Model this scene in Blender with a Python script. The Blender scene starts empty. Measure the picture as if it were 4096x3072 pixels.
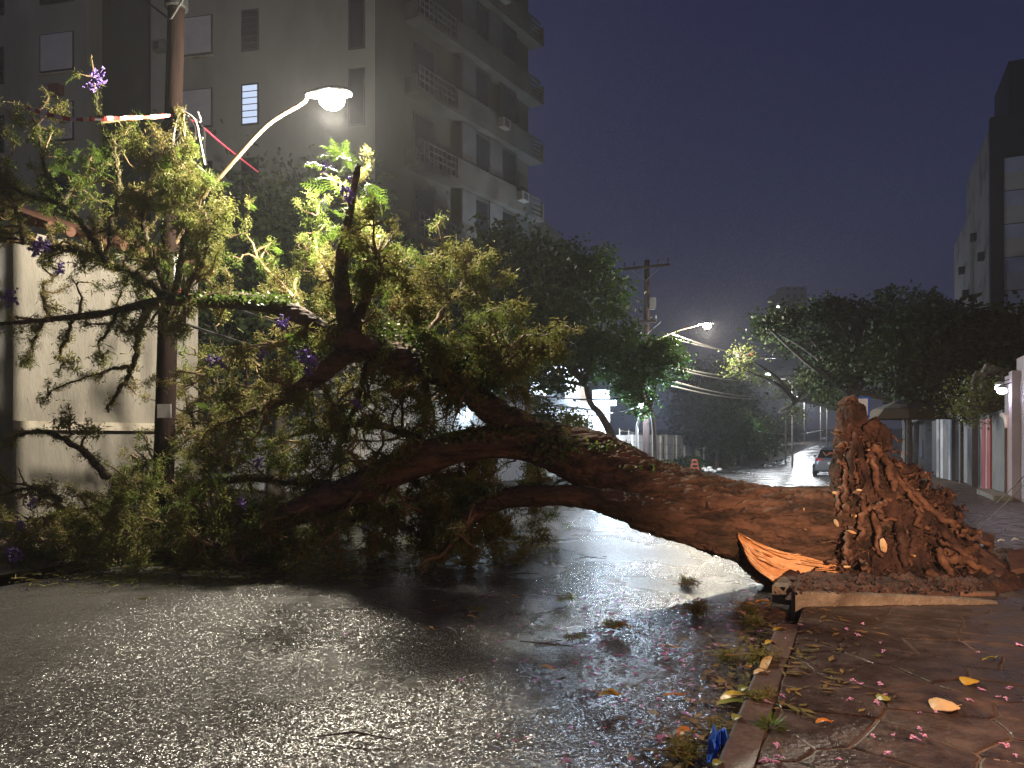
import bpy, math, random
import numpy as np
from mathutils import Vector, Matrix, noise as mnoise
random.seed(5)
rng = np.random.default_rng(11)
S = bpy.context.scene
COL = S.collection
R = math.radians

# ------------------------------------------------------------------ camera
F = 739.5; CX = 512.0; HY = 437.5; CAMZ = 1.6
cam = bpy.data.cameras.new("camera")
cam.sensor_width = 36.0
cam.lens = 36.0 * F / 1024.0
cam.shift_y = (HY - 384.0) / 1024.0
cam.clip_end = 3000.0
cam.clip_start = 0.05
camo = bpy.data.objects.new("camera", cam)
camo.location = (0, 0, CAMZ)
camo.rotation_euler = (R(90), 0, 0)
COL.objects.link(camo)
S.camera = camo

# ------------------------------------------------------------------ night sky, exposure
world = bpy.data.worlds.new("World")
S.world = world
world.use_nodes = True
wn = world.node_tree.nodes; wl = world.node_tree.links
bg = wn["Background"]
tc = wn.new("ShaderNodeTexCoord")
sep = wn.new("ShaderNodeSeparateXYZ")
wl.new(tc.outputs["Generated"], sep.inputs[0])
ramp = wn.new("ShaderNodeValToRGB")
wl.new(sep.outputs["Z"], ramp.inputs[0])
ramp.color_ramp.elements[0].position = 0.0
ramp.color_ramp.elements[0].color = (0.037, 0.036, 0.056, 1)
ramp.color_ramp.elements[1].position = 0.60
ramp.color_ramp.elements[1].color = (0.0090, 0.0115, 0.050, 1)
e = ramp.color_ramp.elements.new(0.22); e.color = (0.0185, 0.0225, 0.058, 1)
wl.new(ramp.outputs["Color"], bg.inputs["Color"])
bg.inputs["Strength"].default_value = 1.0

S.view_settings.view_transform = 'Standard'
S.view_settings.look = 'None'
S.view_settings.exposure = 0.0
S.view_settings.gamma = 1.0
S.view_settings.use_curve_mapping = False
cy = S.cycles
cy.max_bounces = 5; cy.diffuse_bounces = 2; cy.glossy_bounces = 2
cy.transmission_bounces = 2; cy.transparent_max_bounces = 6; cy.volume_bounces = 0
cy.sample_clamp_indirect = 3.0
cy.sample_clamp_direct = 0.0
cy.use_denoising = True; cy.denoising_prefilter = 'NONE'
cy.caustics_reflective = False; cy.caustics_refractive = False

STREET_W = 3600.0        # watts of one street lamp
FLOOD_W = 1300.0
AMBER_W = 80.0
HAZE = 0.0012

# ------------------------------------------------------------------ frames
D = np.array([0.4231, 0.9061]); N = np.array([-0.9061, 0.4231])
B0 = np.array([1.03, 3.58])
_gu = np.array([-400., 18., 25., 32., 50., 72., 90., 105., 135., 169., 270., 420., 900.])
_gz = np.array([0., 0., -.08, -.27, -.75, -1.08, -1.16, -1.1, -.66, 0., 2.3, 6., 12.])
def gz(u):
    u = np.asarray(u, float)
    return (np.interp(u - 5, _gu, _gz) + np.interp(u, _gu, _gz) + np.interp(u + 5, _gu, _gz)) / 3.0
def P(u, v, z=0.0, ground=True):
    q = B0 + D * u + N * v
    return np.array([q[0], q[1], z + (float(gz(u)) if ground else 0.0)])
def W(px, py, Y):
    return np.array([(px - CX) / F * Y, Y, CAMZ + (HY - py) / F * Y])
def nrm(a):
    a = np.asarray(a, float)
    return a / (np.linalg.norm(a) + 1e-9)

# ------------------------------------------------------------------ object helpers
WL = {}
def link(o):
    COL.objects.link(o); return o
def tag(o, label=None, cat=None, group=None, kind=None):
    if label: o["label"] = label
    if cat: o["category"] = cat
    if group: o["group"] = group
    if kind: o["kind"] = kind
    return o
def thing(name, label, cat, loc, group=None, kind=None):
    o = bpy.data.objects.new(name, None)
    o.empty_display_size = 0.2
    o.location = tuple(float(x) for x in loc)
    link(o); WL[o.name] = np.array(loc, float)
    return tag(o, label, cat, group, kind)
class MB:
    def __init__(s): s.v = []; s.f = []; s.n = 0
    def add(s, v, f):
        k = s.n
        s.v.extend([tuple(map(float, p)) for p in v]); s.n += len(v)
        s.f.extend([tuple(i + k for i in q) for q in f])
    def obox(s, o, ex, ey, ez, a, b, c):
        """box from origin o with axes, ranges a,b,c = (lo,hi)"""
        o = np.asarray(o, float); ex = np.asarray(ex, float); ey = np.asarray(ey, float); ez = np.asarray(ez, float)
        v = [o + ex * x + ey * y + ez * z for z in c for y in b for x in a]
        if np.dot(np.cross(ex, ey), ez) > 0:
            f = [(0, 2, 3, 1), (4, 5, 7, 6), (0, 1, 5, 4), (2, 6, 7, 3), (0, 4, 6, 2), (1, 3, 7, 5)]
        else:
            f = [(0, 1, 3, 2), (4, 6, 7, 5), (0, 4, 5, 1), (2, 3, 7, 6), (0, 2, 6, 4), (1, 5, 7, 3)]
        s.add(v, f)
    def box(s, lo, hi):
        s.obox((0, 0, 0), (1, 0, 0), (0, 1, 0), (0, 0, 1), (lo[0], hi[0]), (lo[1], hi[1]), (lo[2], hi[2]))
    def tube(s, pts, rad, n=8, cap=True, lump=0.0):
        pts = [np.asarray(p, float) for p in pts]
        if not hasattr(rad, "__len__"): rad = [rad] * len(pts)
        k0 = s.n; vs = []; up = None
        m = len(pts)
        for i, p in enumerate(pts):
            t = nrm(pts[min(i + 1, m - 1)] - pts[max(i - 1, 0)])
            if up is None:
                up = np.array([0, 0, 1.0]) if abs(t[2]) < .9 else np.array([1.0, 0, 0])
            a = nrm(np.cross(t, up)); up = nrm(np.cross(a, t)); 
            for j in range(n):
                an = 2 * math.pi * j / n
                r = rad[i] * (1 + (lump * random.uniform(-1, 1) if lump else 0))
                vs.append(p + (a * math.cos(an) + up * math.sin(an)) * r)
        fs = []
        for i in range(m - 1):
            for j in range(n):
                j2 = (j + 1) % n
                fs.append((i * n + j, i * n + j2, (i + 1) * n + j2, (i + 1) * n + j))
        if cap:
            fs.append(tuple(range(n))[::-1]); fs.append(tuple((m - 1) * n + j for j in range(n)))
        s.add(vs, fs)
    def lathe(s, c, prof, n=16, ax=(0, 0, 1)):
        ax = nrm(ax); a = nrm(np.cross(ax, (0.3, 1, 0.2) if abs(ax[1]) < .9 else (1, 0, 0.2))); b = np.cross(ax, a)
        c = np.asarray(c, float); vs = []
        for r, h in prof:
            for j in range(n):
                an = 2 * math.pi * j / n
                vs.append(c + ax * h + (a * math.cos(an) + b * math.sin(an)) * max(r, 1e-4))
        fs = [(i * n + j, i * n + (j + 1) % n, (i + 1) * n + (j + 1) % n, (i + 1) * n + j) for i in range(len(prof) - 1) for j in range(n)]
        fs.append(tuple(range(n))[::-1]); fs.append(tuple((len(prof) - 1) * n + j for j in range(n)))
        s.add(vs, fs)
    def ball(s, c, r, n=10, m=6):
        r = np.array(r if hasattr(r, "__len__") else (r, r, r), float); c = np.asarray(c, float)
        vs = [c + r * (0, 0, 1)]
        for i in range(1, m):
            th = math.pi * i / m
            for j in range(n):
                ph = 2 * math.pi * j / n
                vs.append(c + r * np.array([math.sin(th) * math.cos(ph), math.sin(th) * math.sin(ph), math.cos(th)]))
        vs.append(c - r * (0, 0, 1))
        fs = [(0, 1 + j, 1 + (j + 1) % n) for j in range(n)]
        for i in range(m - 2):
            a = 1 + i * n; b = a + n
            fs += [(a + j, b + j, b + (j + 1) % n, a + (j + 1) % n) for j in range(n)]
        a = 1 + (m - 2) * n; l = len(vs) - 1
        fs += [(a + j, l, a + (j + 1) % n) for j in range(n)]
        s.add(vs, fs)
    def build(s, name, mat, parent=None, loc=None, smooth=False, **kw):
        return make(name, np.array(s.v, float).reshape(-1, 3), s.f, mat, parent, loc, smooth, **kw)
def finish(name, me, mat, parent, loc, smooth, label=None, cat=None, group=None, kind=None):
    if mat is not None: me.materials.append(mat)
    if smooth: me.polygons.foreach_set("use_smooth", [True] * len(me.polygons))
    me.update()
    o = bpy.data.objects.new(name, me); link(o)
    if parent is not None:
        o.parent = parent; WL[o.name] = WL[parent.name]
    else:
        o.location = tuple(map(float, loc)); WL[o.name] = np.array(loc, float)
    return tag(o, label, cat, group, kind)
def make(name, verts, faces, mat, parent=None, loc=None, smooth=False, **kw):
    base = WL[parent.name] if parent is not None else (np.array(loc, float) if loc is not None else np.zeros(3))
    if parent is None and loc is None: loc = (0, 0, 0)
    me = bpy.data.meshes.new(name)
    me.from_pydata((np.asarray(verts, float) - base).tolist(), [], faces)
    return finish(name, me, mat, parent, loc, smooth, **kw)
def np_poly(name, V, k, mat, parent=None, loc=None, smooth=False, **kw):
    """V: (M*k,3) verts, each k consecutive = one polygon"""
    base = WL[parent.name] if parent is not None else (np.array(loc, float) if loc is not None else np.zeros(3))
    if parent is None and loc is None: loc = (0, 0, 0)
    V = (np.asarray(V, float).reshape(-1, 3) - base).astype(np.float32)
    n = len(V); m = n // k
    me = bpy.data.meshes.new(name)
    me.vertices.add(n); me.vertices.foreach_set("co", V.ravel())
    me.loops.add(n); me.loops.foreach_set("vertex_index", np.arange(n, dtype=np.int32))
    me.polygons.add(m); me.polygons.foreach_set("loop_start", np.arange(0, n, k, dtype=np.int32))
    me.polygons.foreach_set("loop_total", np.full(m, k, dtype=np.int32))
    me.update(calc_edges=True)
    return finish(name, me, mat, parent, loc, smooth, **kw)
def inst(src, name, parent, wpos, rot=(0, 0, 0), scale=1.0, **kw):
    o = bpy.data.objects.new(name, src)
    b = WL[parent.name] if parent is not None else np.zeros(3)
    if parent is not None: o.parent = parent
    o.location = tuple(float(x) for x in (np.asarray(wpos, float) - b))
    o.rotation_euler = rot
    o.scale = (scale,) * 3 if not hasattr(scale, "__len__") else scale
    link(o)
    return tag(o, **kw)
def spline(pts, per=6):
    pts = np.asarray(pts, float); n = len(pts); out = []
    for i in range(n - 1):
        p0 = pts[max(i - 1, 0)]; p1 = pts[i]; p2 = pts[i + 1]; p3 = pts[min(i + 2, n - 1)]
        for k in range(per):
            t = k / per
            out.append(.5 * (2 * p1 + (p2 - p0) * t + (2 * p0 - 5 * p1 + 4 * p2 - p3) * t * t + (3 * p1 - p0 - 3 * p2 + p3) * t ** 3))
    out.append(pts[-1])
    return np.array(out)
def rdir(n):
    d = rng.normal(size=(n, 3)); return d / np.linalg.norm(d, axis=1, keepdims=True)

# ------------------------------------------------------------------ materials
def pmat(name, c1, c2=None, scale=4.0, rough=0.7, bump=0.0, bscale=None, stretch=(1, 1, 1), detail=6, c3=None, c3scale=1.0,
         spec=0.5, island=0.0, metal=0.0, transl=0.0, rough2=None, contrast=(0.35, 0.65), coat=0.0, bdist=0.02, tcol=None, c3range=(0.5, 0.7)):
    m = bpy.data.materials.new(name); m.use_nodes = True
    nt = m.node_tree; nd = nt.nodes; L = nt.links
    bs = nd["Principled BSDF"]
    bs.inputs["Roughness"].default_value = rough
    bs.inputs["Metallic"].default_value = metal
    bs.inputs["Specular IOR Level"].default_value = spec
    if coat: bs.inputs["Coat Weight"].default_value = coat; bs.inputs["Coat Roughness"].default_value = 0.08
    t = nd.new("ShaderNodeTexCoord"); mp = nd.new("ShaderNodeMapping")
    mp.inputs["Scale"].default_value = stretch
    L.new(t.outputs["Object"], mp.inputs[0])
    ns = nd.new("ShaderNodeTexNoise"); ns.inputs["Scale"].default_value = scale; ns.inputs["Detail"].default_value = detail
    ns.inputs["Roughness"].default_value = 0.62
    L.new(mp.outputs[0], ns.inputs["Vector"])
    col = None
    mr = nd.new("ShaderNodeMapRange"); mr.inputs["From Min"].default_value = contrast[0]; mr.inputs["From Max"].default_value = contrast[1]
    L.new(ns.outputs["Fac"], mr.inputs["Value"])
    fac = mr.outputs[0]
    if island:
        g = nd.new("ShaderNodeNewGeometry")
        mx = nd.new("ShaderNodeMath"); mx.operation = 'MULTIPLY_ADD'
        mx.inputs[1].default_value = island; 
        sb = nd.new("ShaderNodeMath"); sb.operation = 'SUBTRACT'; sb.inputs[1].default_value = 0.5
        L.new(g.outputs["Random Per Island"], sb.inputs[0]); L.new(sb.outputs[0], mx.inputs[0]); L.new(fac, mx.inputs[2])
        mx.use_clamp = True
        fac = mx.outputs[0]
    mix = nd.new("ShaderNodeMix"); mix.data_type = 'RGBA'
    mix.inputs[6].default_value = (*c1, 1); mix.inputs[7].default_value = (*(c2 or c1), 1)
    L.new(fac, mix.inputs[0]); col = mix.outputs[2]
    if c3:
        n2 = nd.new("ShaderNodeTexNoise"); n2.inputs["Scale"].default_value = c3scale; n2.inputs["Detail"].default_value = 5
        L.new(mp.outputs[0], n2.inputs["Vector"])
        m2 = nd.new("ShaderNodeMapRange"); m2.inputs["From Min"].default_value = c3range[0]; m2.inputs["From Max"].default_value = c3range[1]
        L.new(n2.outputs["Fac"], m2.inputs["Value"])
        mix2 = nd.new("ShaderNodeMix"); mix2.data_type = 'RGBA'; mix2.inputs[7].default_value = (*c3, 1)
        L.new(m2.outputs[0], mix2.inputs[0]); L.new(col, mix2.inputs[6]); col = mix2.outputs[2]
    L.new(col, bs.inputs["Base Color"])
    if rough2 is not None:
        m3 = nd.new("ShaderNodeMapRange"); m3.inputs["From Min"].default_value = .35; m3.inputs["From Max"].default_value = .65
        m3.inputs["To Min"].default_value = rough; m3.inputs["To Max"].default_value = rough2
        L.new(ns.outputs["Fac"], m3.inputs["Value"]); L.new(m3.outputs[0], bs.inputs["Roughness"])
    if bump:
        nb = nd.new("ShaderNodeTexNoise"); nb.inputs["Scale"].default_value = bscale or scale * 3; nb.inputs["Detail"].default_value = 5
        L.new(mp.outputs[0], nb.inputs["Vector"])
        bp = nd.new("ShaderNodeBump"); bp.inputs["Strength"].default_value = bump; bp.inputs["Distance"].default_value = bdist
        L.new(nb.outputs["Fac"], bp.inputs["Height"]); L.new(bp.outputs[0], bs.inputs["Normal"])
    if transl:
        tr = nd.new("ShaderNodeBsdfTranslucent")
        if tcol: tr.inputs["Color"].default_value = (*tcol, 1)
        else: L.new(col, tr.inputs["Color"])
        ms = nd.new("ShaderNodeMixShader"); ms.inputs[0].default_value = transl
        L.new(bs.outputs[0], ms.inputs[1]); L.new(tr.outputs[0], ms.inputs[2])
        L.new(ms.outputs[0], nd["Material Output"].inputs["Surface"])
    return m
def emat(name, col, strength):
    m = bpy.data.materials.new(name); m.use_nodes = True
    nd = m.node_tree.nodes; nd.remove(nd["Principled BSDF"])
    em = nd.new("ShaderNodeEmission"); em.inputs[0].default_value = (*col, 1); em.inputs[1].default_value = strength
    m.node_tree.links.new(em.outputs[0], nd["Material Output"].inputs["Surface"])
    return m
def asphalt():
    m = bpy.data.materials.new("wet asphalt"); m.use_nodes = True
    nd = m.node_tree.nodes; L = m.node_tree.links; bs = nd["Principled BSDF"]
    t = nd.new("ShaderNodeTexCoord")
    big = nd.new("ShaderNodeTexNoise"); big.inputs["Scale"].default_value = 0.55; big.inputs["Detail"].default_value = 5
    L.new(t.outputs["Object"], big.inputs["Vector"])
    vo = nd.new("ShaderNodeTexVoronoi"); vo.inputs["Scale"].default_value = 46; vo.feature = 'F1'
    L.new(t.outputs["Object"], vo.inputs["Vector"])
    fn = nd.new("ShaderNodeTexNoise"); fn.inputs["Scale"].default_value = 95; fn.inputs["Detail"].default_value = 3
    L.new(t.outputs["Object"], fn.inputs["Vector"])
    # colour: dark binder, paler stones
    mr = nd.new("ShaderNodeMapRange"); mr.inputs["From Min"].default_value = .3; mr.inputs["From Max"].default_value = .75
    L.new(fn.outputs["Fac"], mr.inputs["Value"])
    mx = nd.new("ShaderNodeMix"); mx.data_type = 'RGBA'; mx.inputs[6].default_value = (.038, .036, .034, 1); mx.inputs[7].default_value = (.105, .10, .094, 1)
    L.new(mr.outputs[0], mx.inputs[0]); L.new(mx.outputs[2], bs.inputs["Base Color"])
    # wetness and grit: every aggregate stone is a small tilted wet facet
    rr = nd.new("ShaderNodeMapRange"); rr.inputs["From Min"].default_value = .35; rr.inputs["From Max"].default_value = .65
    rr.inputs["To Min"].default_value = .21; rr.inputs["To Max"].default_value = .33
    L.new(big.outputs["Fac"], rr.inputs["Value"]); L.new(rr.outputs[0], bs.inputs["Roughness"])
    st = nd.new("ShaderNodeMapRange"); st.inputs["From Min"].default_value = .35; st.inputs["From Max"].default_value = .65
    st.inputs["To Min"].default_value = .62; st.inputs["To Max"].default_value = 1.18
    L.new(big.outputs["Fac"], st.inputs["Value"])
    acc = None
    for sc_, amt in ((112, .72), (52, .36), (230, .36)):
        v2 = nd.new("ShaderNodeTexVoronoi"); v2.inputs["Scale"].default_value = sc_
        L.new(t.outputs["Object"], v2.inputs["Vector"])
        sb = nd.new("ShaderNodeVectorMath"); sb.operation = 'SUBTRACT'; sb.inputs[1].default_value = (.5, .5, .5)
        L.new(v2.outputs["Color"], sb.inputs[0])
        ml = nd.new("ShaderNodeVectorMath"); ml.operation = 'MULTIPLY'; ml.inputs[1].default_value = (amt, amt, 0)
        L.new(sb.outputs[0], ml.inputs[0])
        if acc is None: acc = ml.outputs[0]
        else:
            ad = nd.new("ShaderNodeVectorMath"); ad.operation = 'ADD'; L.new(acc, ad.inputs[0]); L.new(ml.outputs[0], ad.inputs[1]); acc = ad.outputs[0]
    sca = nd.new("ShaderNodeVectorMath"); sca.operation = 'SCALE'; L.new(acc, sca.inputs[0]); L.new(st.outputs[0], sca.inputs["Scale"])
    geo = nd.new("ShaderNodeNewGeometry")
    adn = nd.new("ShaderNodeVectorMath"); adn.operation = 'ADD'; L.new(sca.outputs[0], adn.inputs[0]); L.new(geo.outputs["Normal"], adn.inputs[1])
    nn = nd.new("ShaderNodeVectorMath"); nn.operation = 'NORMALIZE'; L.new(adn.outputs[0], nn.inputs[0])
    L.new(nn.outputs[0], bs.inputs["Normal"])
    bs.inputs["Specular IOR Level"].default_value = .8
    return m
M = {}
M["asphalt"] = asphalt()
M["ground"] = pmat("dark earth", (.03, .026, .02), (.05, .04, .03), 3, .8)
M["stone"] = pmat("wet basalt flagstone", (.020, .016, .014), (.058, .042, .035), 6, .26, .55, 34, rough2=.6, bdist=.018, c3=(.085, .055, .04), c3scale=3.0, island=.35, c3range=(.6, .75))
M["mortar"] = pmat("pale mortar bed", (.12, .09, .068), (.045, .033, .026), 3, .85, .6, 40, spec=.15)
M["kerb"] = pmat("granite kerb", (.06, .042, .036), (.13, .095, .08), 30, .34, .5, 60, c3=(.07, .055, .045), c3scale=3, bdist=.006)
M["kerbpale"] = pmat("old concrete kerb", (.13, .112, .085), (.20, .175, .135), 14, .75, .8, 40, c3=(.07, .055, .04), c3scale=4)
M["soil"] = pmat("red brown soil", (.042, .022, .016), (.105, .055, .038), 5, .9, .9, 26, c3=(.022, .012, .009), c3scale=3.4, c3range=(.46, .62), bdist=.03)
M["rootbark"] = pmat("muddy root bark", (.075, .040, .026), (.23, .125, .075), 9, .85, .9, 34, stretch=(1, 1, 1), bdist=.02)
def barkmat():
    m = pmat("jacaranda bark", (.030, .020, .014), (.17, .10, .066), 7, .82, 1.0, 16, stretch=(.32, 1.2, 1.2), bdist=.03, c3=(.036, .03, .016), c3scale=1.6, contrast=(.38, .62))
    return m
M["bark"] = barkmat()
M["limbmoss"] = pmat("moss covering", (.045, .055, .014), (.10, .11, .03), 9, .9, island=.7, transl=.2)
M["branch"] = pmat("branch bark", (.045, .032, .02), (.11, .075, .045), 14, .85, .6, 40)
M["twig"] = pmat("pale twig bark", (.10, .065, .035), (.32, .21, .11), 3, .7, island=.6)
M["tornwood"] = pmat("torn fresh wood", (.72, .38, .16), (.92, .60, .31), 6, .6, .8, 30, stretch=(.35, 2, 2.4), bdist=.012)
M["chip"] = pmat("pale wood chip", (.62, .36, .16), (.80, .52, .27), 12, .6)
M["moss"] = pmat("air plant fuzz", (.165, .145, .045), (.30, .255, .08), 1.2, .7, island=.9, transl=.35, c3=(.13, .185, .032), c3scale=.7, spec=.3, c3range=(.42, .62))
M["frond"] = pmat("feathery green leaf", (.09, .16, .022), (.16, .25, .035), 1.5, .5, island=.5, transl=.5, spec=.4)
M["epi"] = pmat("small epiphyte leaf", (.07, .115, .02), (.13, .19, .035), 2, .5, island=.8, transl=.4)
M["flower"] = pmat("violet blossom", (.25, .16, .48), (.38, .27, .62), 20, .6, island=.6, transl=.4)
M["pinkpetal"] = pmat("fallen pink blossom", (.68, .36, .66), (.80, .52, .78), 20, .45, island=.6, transl=.3)
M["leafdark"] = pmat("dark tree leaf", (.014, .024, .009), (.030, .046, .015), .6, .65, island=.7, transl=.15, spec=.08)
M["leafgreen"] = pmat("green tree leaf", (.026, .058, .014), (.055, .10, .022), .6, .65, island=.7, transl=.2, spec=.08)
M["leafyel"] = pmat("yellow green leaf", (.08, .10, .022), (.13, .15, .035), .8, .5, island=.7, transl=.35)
M["trunk"] = pmat("street tree bark", (.05, .042, .034), (.12, .10, .08), 6, .85, .6, 20)
M["grass"] = pmat("grass blade", (.045, .09, .015), (.09, .15, .025), 3, .6, island=.8, transl=.35)
M["yellowleaf"] = pmat("fallen yellow leaf", (.52, .33, .035), (.62, .45, .07), 14, .4, transl=.2, c3=(.38, .20, .03), c3scale=9)
M["palleaf"] = pmat("pale fallen leaf", (.60, .42, .20), (.70, .55, .30), 14, .4, transl=.2)
M["orangeleaf"] = pmat("fallen orange leaf", (.55, .20, .03), (.62, .28, .05), 14, .4, transl=.2)
M["greenleaf"] = pmat("fallen olive leaf", (.22, .24, .04), (.32, .30, .06), 14, .4, transl=.2)
M["blueplastic"] = pmat("blue wrapper foil", (.03, .15, .72), (.05, .22, .85), 9, .25, .3, 20, c3=(.70, .72, .75), c3scale=13, c3range=(.60, .63))
M["wallbeige"] = pmat("stained beige render", (.18, .165, .14), (.28, .255, .215), 2.2, .85, .7, 22, c3=(.085, .076, .064), c3scale=1.9, stretch=(1, 1, .35), c3range=(.52, .78))
M["ledge"] = pmat("weathered ledge", (.40, .35, .28), (.5, .45, .36), 3, .8, .4, 20, c3=(.12, .10, .08), c3scale=2.5)
M["tile"] = pmat("clay roof tile", (.11, .05, .03), (.16, .075, .045), 5, .8)
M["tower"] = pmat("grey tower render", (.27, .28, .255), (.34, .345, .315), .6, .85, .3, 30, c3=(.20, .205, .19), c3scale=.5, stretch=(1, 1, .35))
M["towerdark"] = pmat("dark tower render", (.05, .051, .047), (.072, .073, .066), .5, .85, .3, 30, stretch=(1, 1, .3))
M["band"] = pmat("balcony render", (.048, .047, .045), (.072, .07, .067), .7, .8, c3=(.03, .03, .029), c3scale=.8)
M["shutter"] = pmat("white roller shutter", (.52, .52, .58), (.60, .60, .66), 2, .6)
M["panelpale"] = pmat("pale panel", (.055, .058, .066), (.08, .083, .092), 2, .6)
M["darkmetal"] = pmat("dark metal", (.03, .03, .032), (.05, .05, .05), 6, .5)
M["glassdark"] = pmat("dark window glass", (.012, .014, .018), (.02, .022, .028), 1, .12)
M["acwhite"] = pmat("old white plastic", (.15, .146, .135), (.2, .195, .18), 4, .6)
M["acred"] = pmat("rusty red box", (.16, .05, .045), (.20, .07, .06), 6, .7)
M["litpane"] = emat("lit window pane", (.62, .74, 1.0), 0.95)
M["litdim"] = emat("dim lit window", (.5, .6, .9), 0.12)
M["pole"] = pmat("weathered timber pole", (.012, .007, .006), (.028, .016, .012), 5, .85, .5, 26, stretch=(1, 1, .12), spec=.1)
M["polegrey"] = pmat("concrete pole", (.22, .19, .15), (.30, .26, .2), 4, .8, .3, 20)
M["lamparm"] = pmat("painted steel lamp arm", (.24, .17, .10), (.30, .22, .13), 8, .5)
M["lamphead"] = pmat("grey lamp housing", (.25, .25, .25), (.32, .32, .32), 6, .5)
M["lampglass"] = emat("lit street lamp bowl", (1.0, .93, .78), 160.0)
M["lampfar"] = emat("lit far lamp", (.86, .95, 1.0), 14.0)
M["cable"] = pmat("black cable", (.015, .015, .016), (.03, .03, .03), 5, .35)
M["cablepale"] = pmat("pale cable", (.35, .33, .30), (.45, .42, .38), 5, .35)
M["redcable"] = pmat("red cable", (.35, .03, .06), (.45, .05, .09), 5, .4)
M["tapered"] = pmat("red tape", (.55, .08, .06), (.62, .12, .09), 9, .4)
M["tapewhite"] = pmat("white tape", (.72, .70, .68), (.8, .78, .75), 9, .4)
M["white"] = pmat("white paint", (.68, .70, .74), (.78, .79, .82), 1.2, .6, c3=(.5, .51, .54), c3scale=.9)
M["whitewall"] = pmat("whitewashed wall", (.62, .64, .70), (.74, .76, .81), 1.2, .7, c3=(.36, .36, .37), c3scale=.8)
M["cream"] = pmat("cream render", (.42, .37, .29), (.5, .45, .36), 1.2, .75, c3=(.28, .25, .2), c3scale=.9)
M["greywall"] = pmat("grey stained wall", (.10, .10, .10), (.17, .165, .158), 1.0, .75, c3=(.09, .09, .085), c3scale=1.1)
M["redpaint"] = pmat("dark red paint", (.22, .022, .022), (.28, .035, .035), 3, .5)
M["pinkwall"] = pmat("pinkish wall", (.25, .21, .24), (.31, .27, .30), 1.5, .7)
M["terra"] = pmat("terracotta render", (.34, .12, .06), (.42, .16, .08), 3, .7)
M["fascia"] = pmat("dark fascia", (.035, .034, .04), (.06, .058, .06), 3, .6)
M["tentgrey"] = pmat("grey canopy cloth", (.02, .02, .023), (.028, .028, .031), 3, .8)
M["tentyel"] = pmat("mustard canopy cloth", (.032, .018, .005), (.042, .025, .007), 3, .8)
M["bluepaint"] = pmat("blue sign frame", (.01, .09, .42), (.015, .11, .5), 4, .4)
M["signwhite"] = pmat("pale sign face", (.62, .56, .52), (.68, .62, .58), 5, .5)
M["orange"] = pmat("orange red plastic", (.20, .035, .018), (.26, .05, .025), 5, .5)
M["carpaint"] = pmat("grey car paint", (.13, .145, .165), (.15, .165, .185), 2, .3, metal=.5, coat=.6)
M["carblack"] = pmat("black trim", (.012, .012, .013), (.02, .02, .02), 5, .5)
M["carglass"] = pmat("tinted car glass", (.006, .007, .008), (.01, .01, .012), 1, .06)
M["taillamp"] = emat("lit tail lamp", (1.0, .10, .14), .3)
M["platewhite"] = pmat("licence plate", (.55, .55, .56), (.62, .62, .62), 9, .4)
M["chrome"] = pmat("chrome", (.7, .7, .72), (.75, .75, .77), 9, .15, metal=1.0)
M["rbuild"] = pmat("right tower wall", (.34, .34, .33), (.42, .42, .40), .4, .85, c3=(.14, .14, .135), c3scale=.3)
M["rblack"] = pmat("black cladding", (.006, .006, .007), (.012, .012, .013), 1, .6)
M["rspandrel"] = pmat("taupe spandrel", (.40, .39, .36), (.47, .46, .43), .6, .8)
M["rglass"] = pmat("blueish window band", (.34, .38, .50), (.42, .46, .58), .7, .4)
M["farbuild"] = pmat("far tower", (.16, .15, .15), (.2, .19, .19), .2, .9)
M["amber"] = emat("lit amber lens", (1.0, .42, .12), 8.0)
M["redlight"] = emat("red beacon", (1.0, .06, .05), 5.0)
M["greenlight"] = emat("green lamp", (.05, .9, .3), 1.2)

def point_light(name, loc, watts, col, radius=.1, parent=None):
    l = bpy.data.lights.new(name, 'POINT'); l.energy = watts; l.color = col; l.shadow_soft_size = radius
    o = bpy.data.objects.new(name, l); link(o)
    b = WL[parent.name] if parent is not None else np.zeros(3)
    if parent is not None: o.parent = parent
    o.location = tuple(float(x) for x in (np.asarray(loc, float) - b))
    return o
def spot_light(name, loc, aim, watts, col, cone=120, blend=.5, radius=.06, parent=None):
    l = bpy.data.lights.new(name, 'SPOT'); l.energy = watts; l.color = col; l.shadow_soft_size = radius
    l.spot_size = R(cone); l.spot_blend = blend
    o = bpy.data.objects.new(name, l); link(o)
    b = WL[parent.name] if parent is not None else np.zeros(3)
    if parent is not None: o.parent = parent
    o.location = tuple(float(x) for x in (np.asarray(loc, float) - b))
    d = Vector(aim) - Vector(tuple(float(x) for x in loc))
    o.rotation_euler = d.to_track_quat('-Z', 'Y').to_euler()
    return o

# ================================================================== SETTING: ground, road, pavements
def strip(name, us, vs, z, mat, crown=None, kind='structure'):
    V = []; Fc = []
    for u in us:
        for v in vs:
            zz = z + (crown(v) if crown else 0)
            V.append(P(u, v, zz))
    n = len(vs)
    for i in range(len(us) - 1):
        for j in range(n - 1):
            Fc.append((i * n + j, i * n + j + 1, (i + 1) * n + j + 1, (i + 1) * n + j))
    Fc = [q[::-1] for q in Fc]
    return make(name, V, Fc, mat, smooth=True, kind=kind)
us_far = list(np.arange(-30, 40, 2.0)) + list(np.arange(40, 200, 5.0)) + list(np.arange(200, 560, 20.0))
strip("ground", list(np.arange(-60, 560, 10.0)), [-330, -150, -60, -20, -9, -4.2, 0, 4, 8, 14, 25, 60, 150, 330], -.035, M["ground"])
RW = 7.74
strip("road", us_far, list(np.linspace(0, RW, 9)), 0.0, M["asphalt"], crown=lambda v: .05 * (1 - ((v - RW / 2) / (RW / 2)) ** 2))
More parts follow.
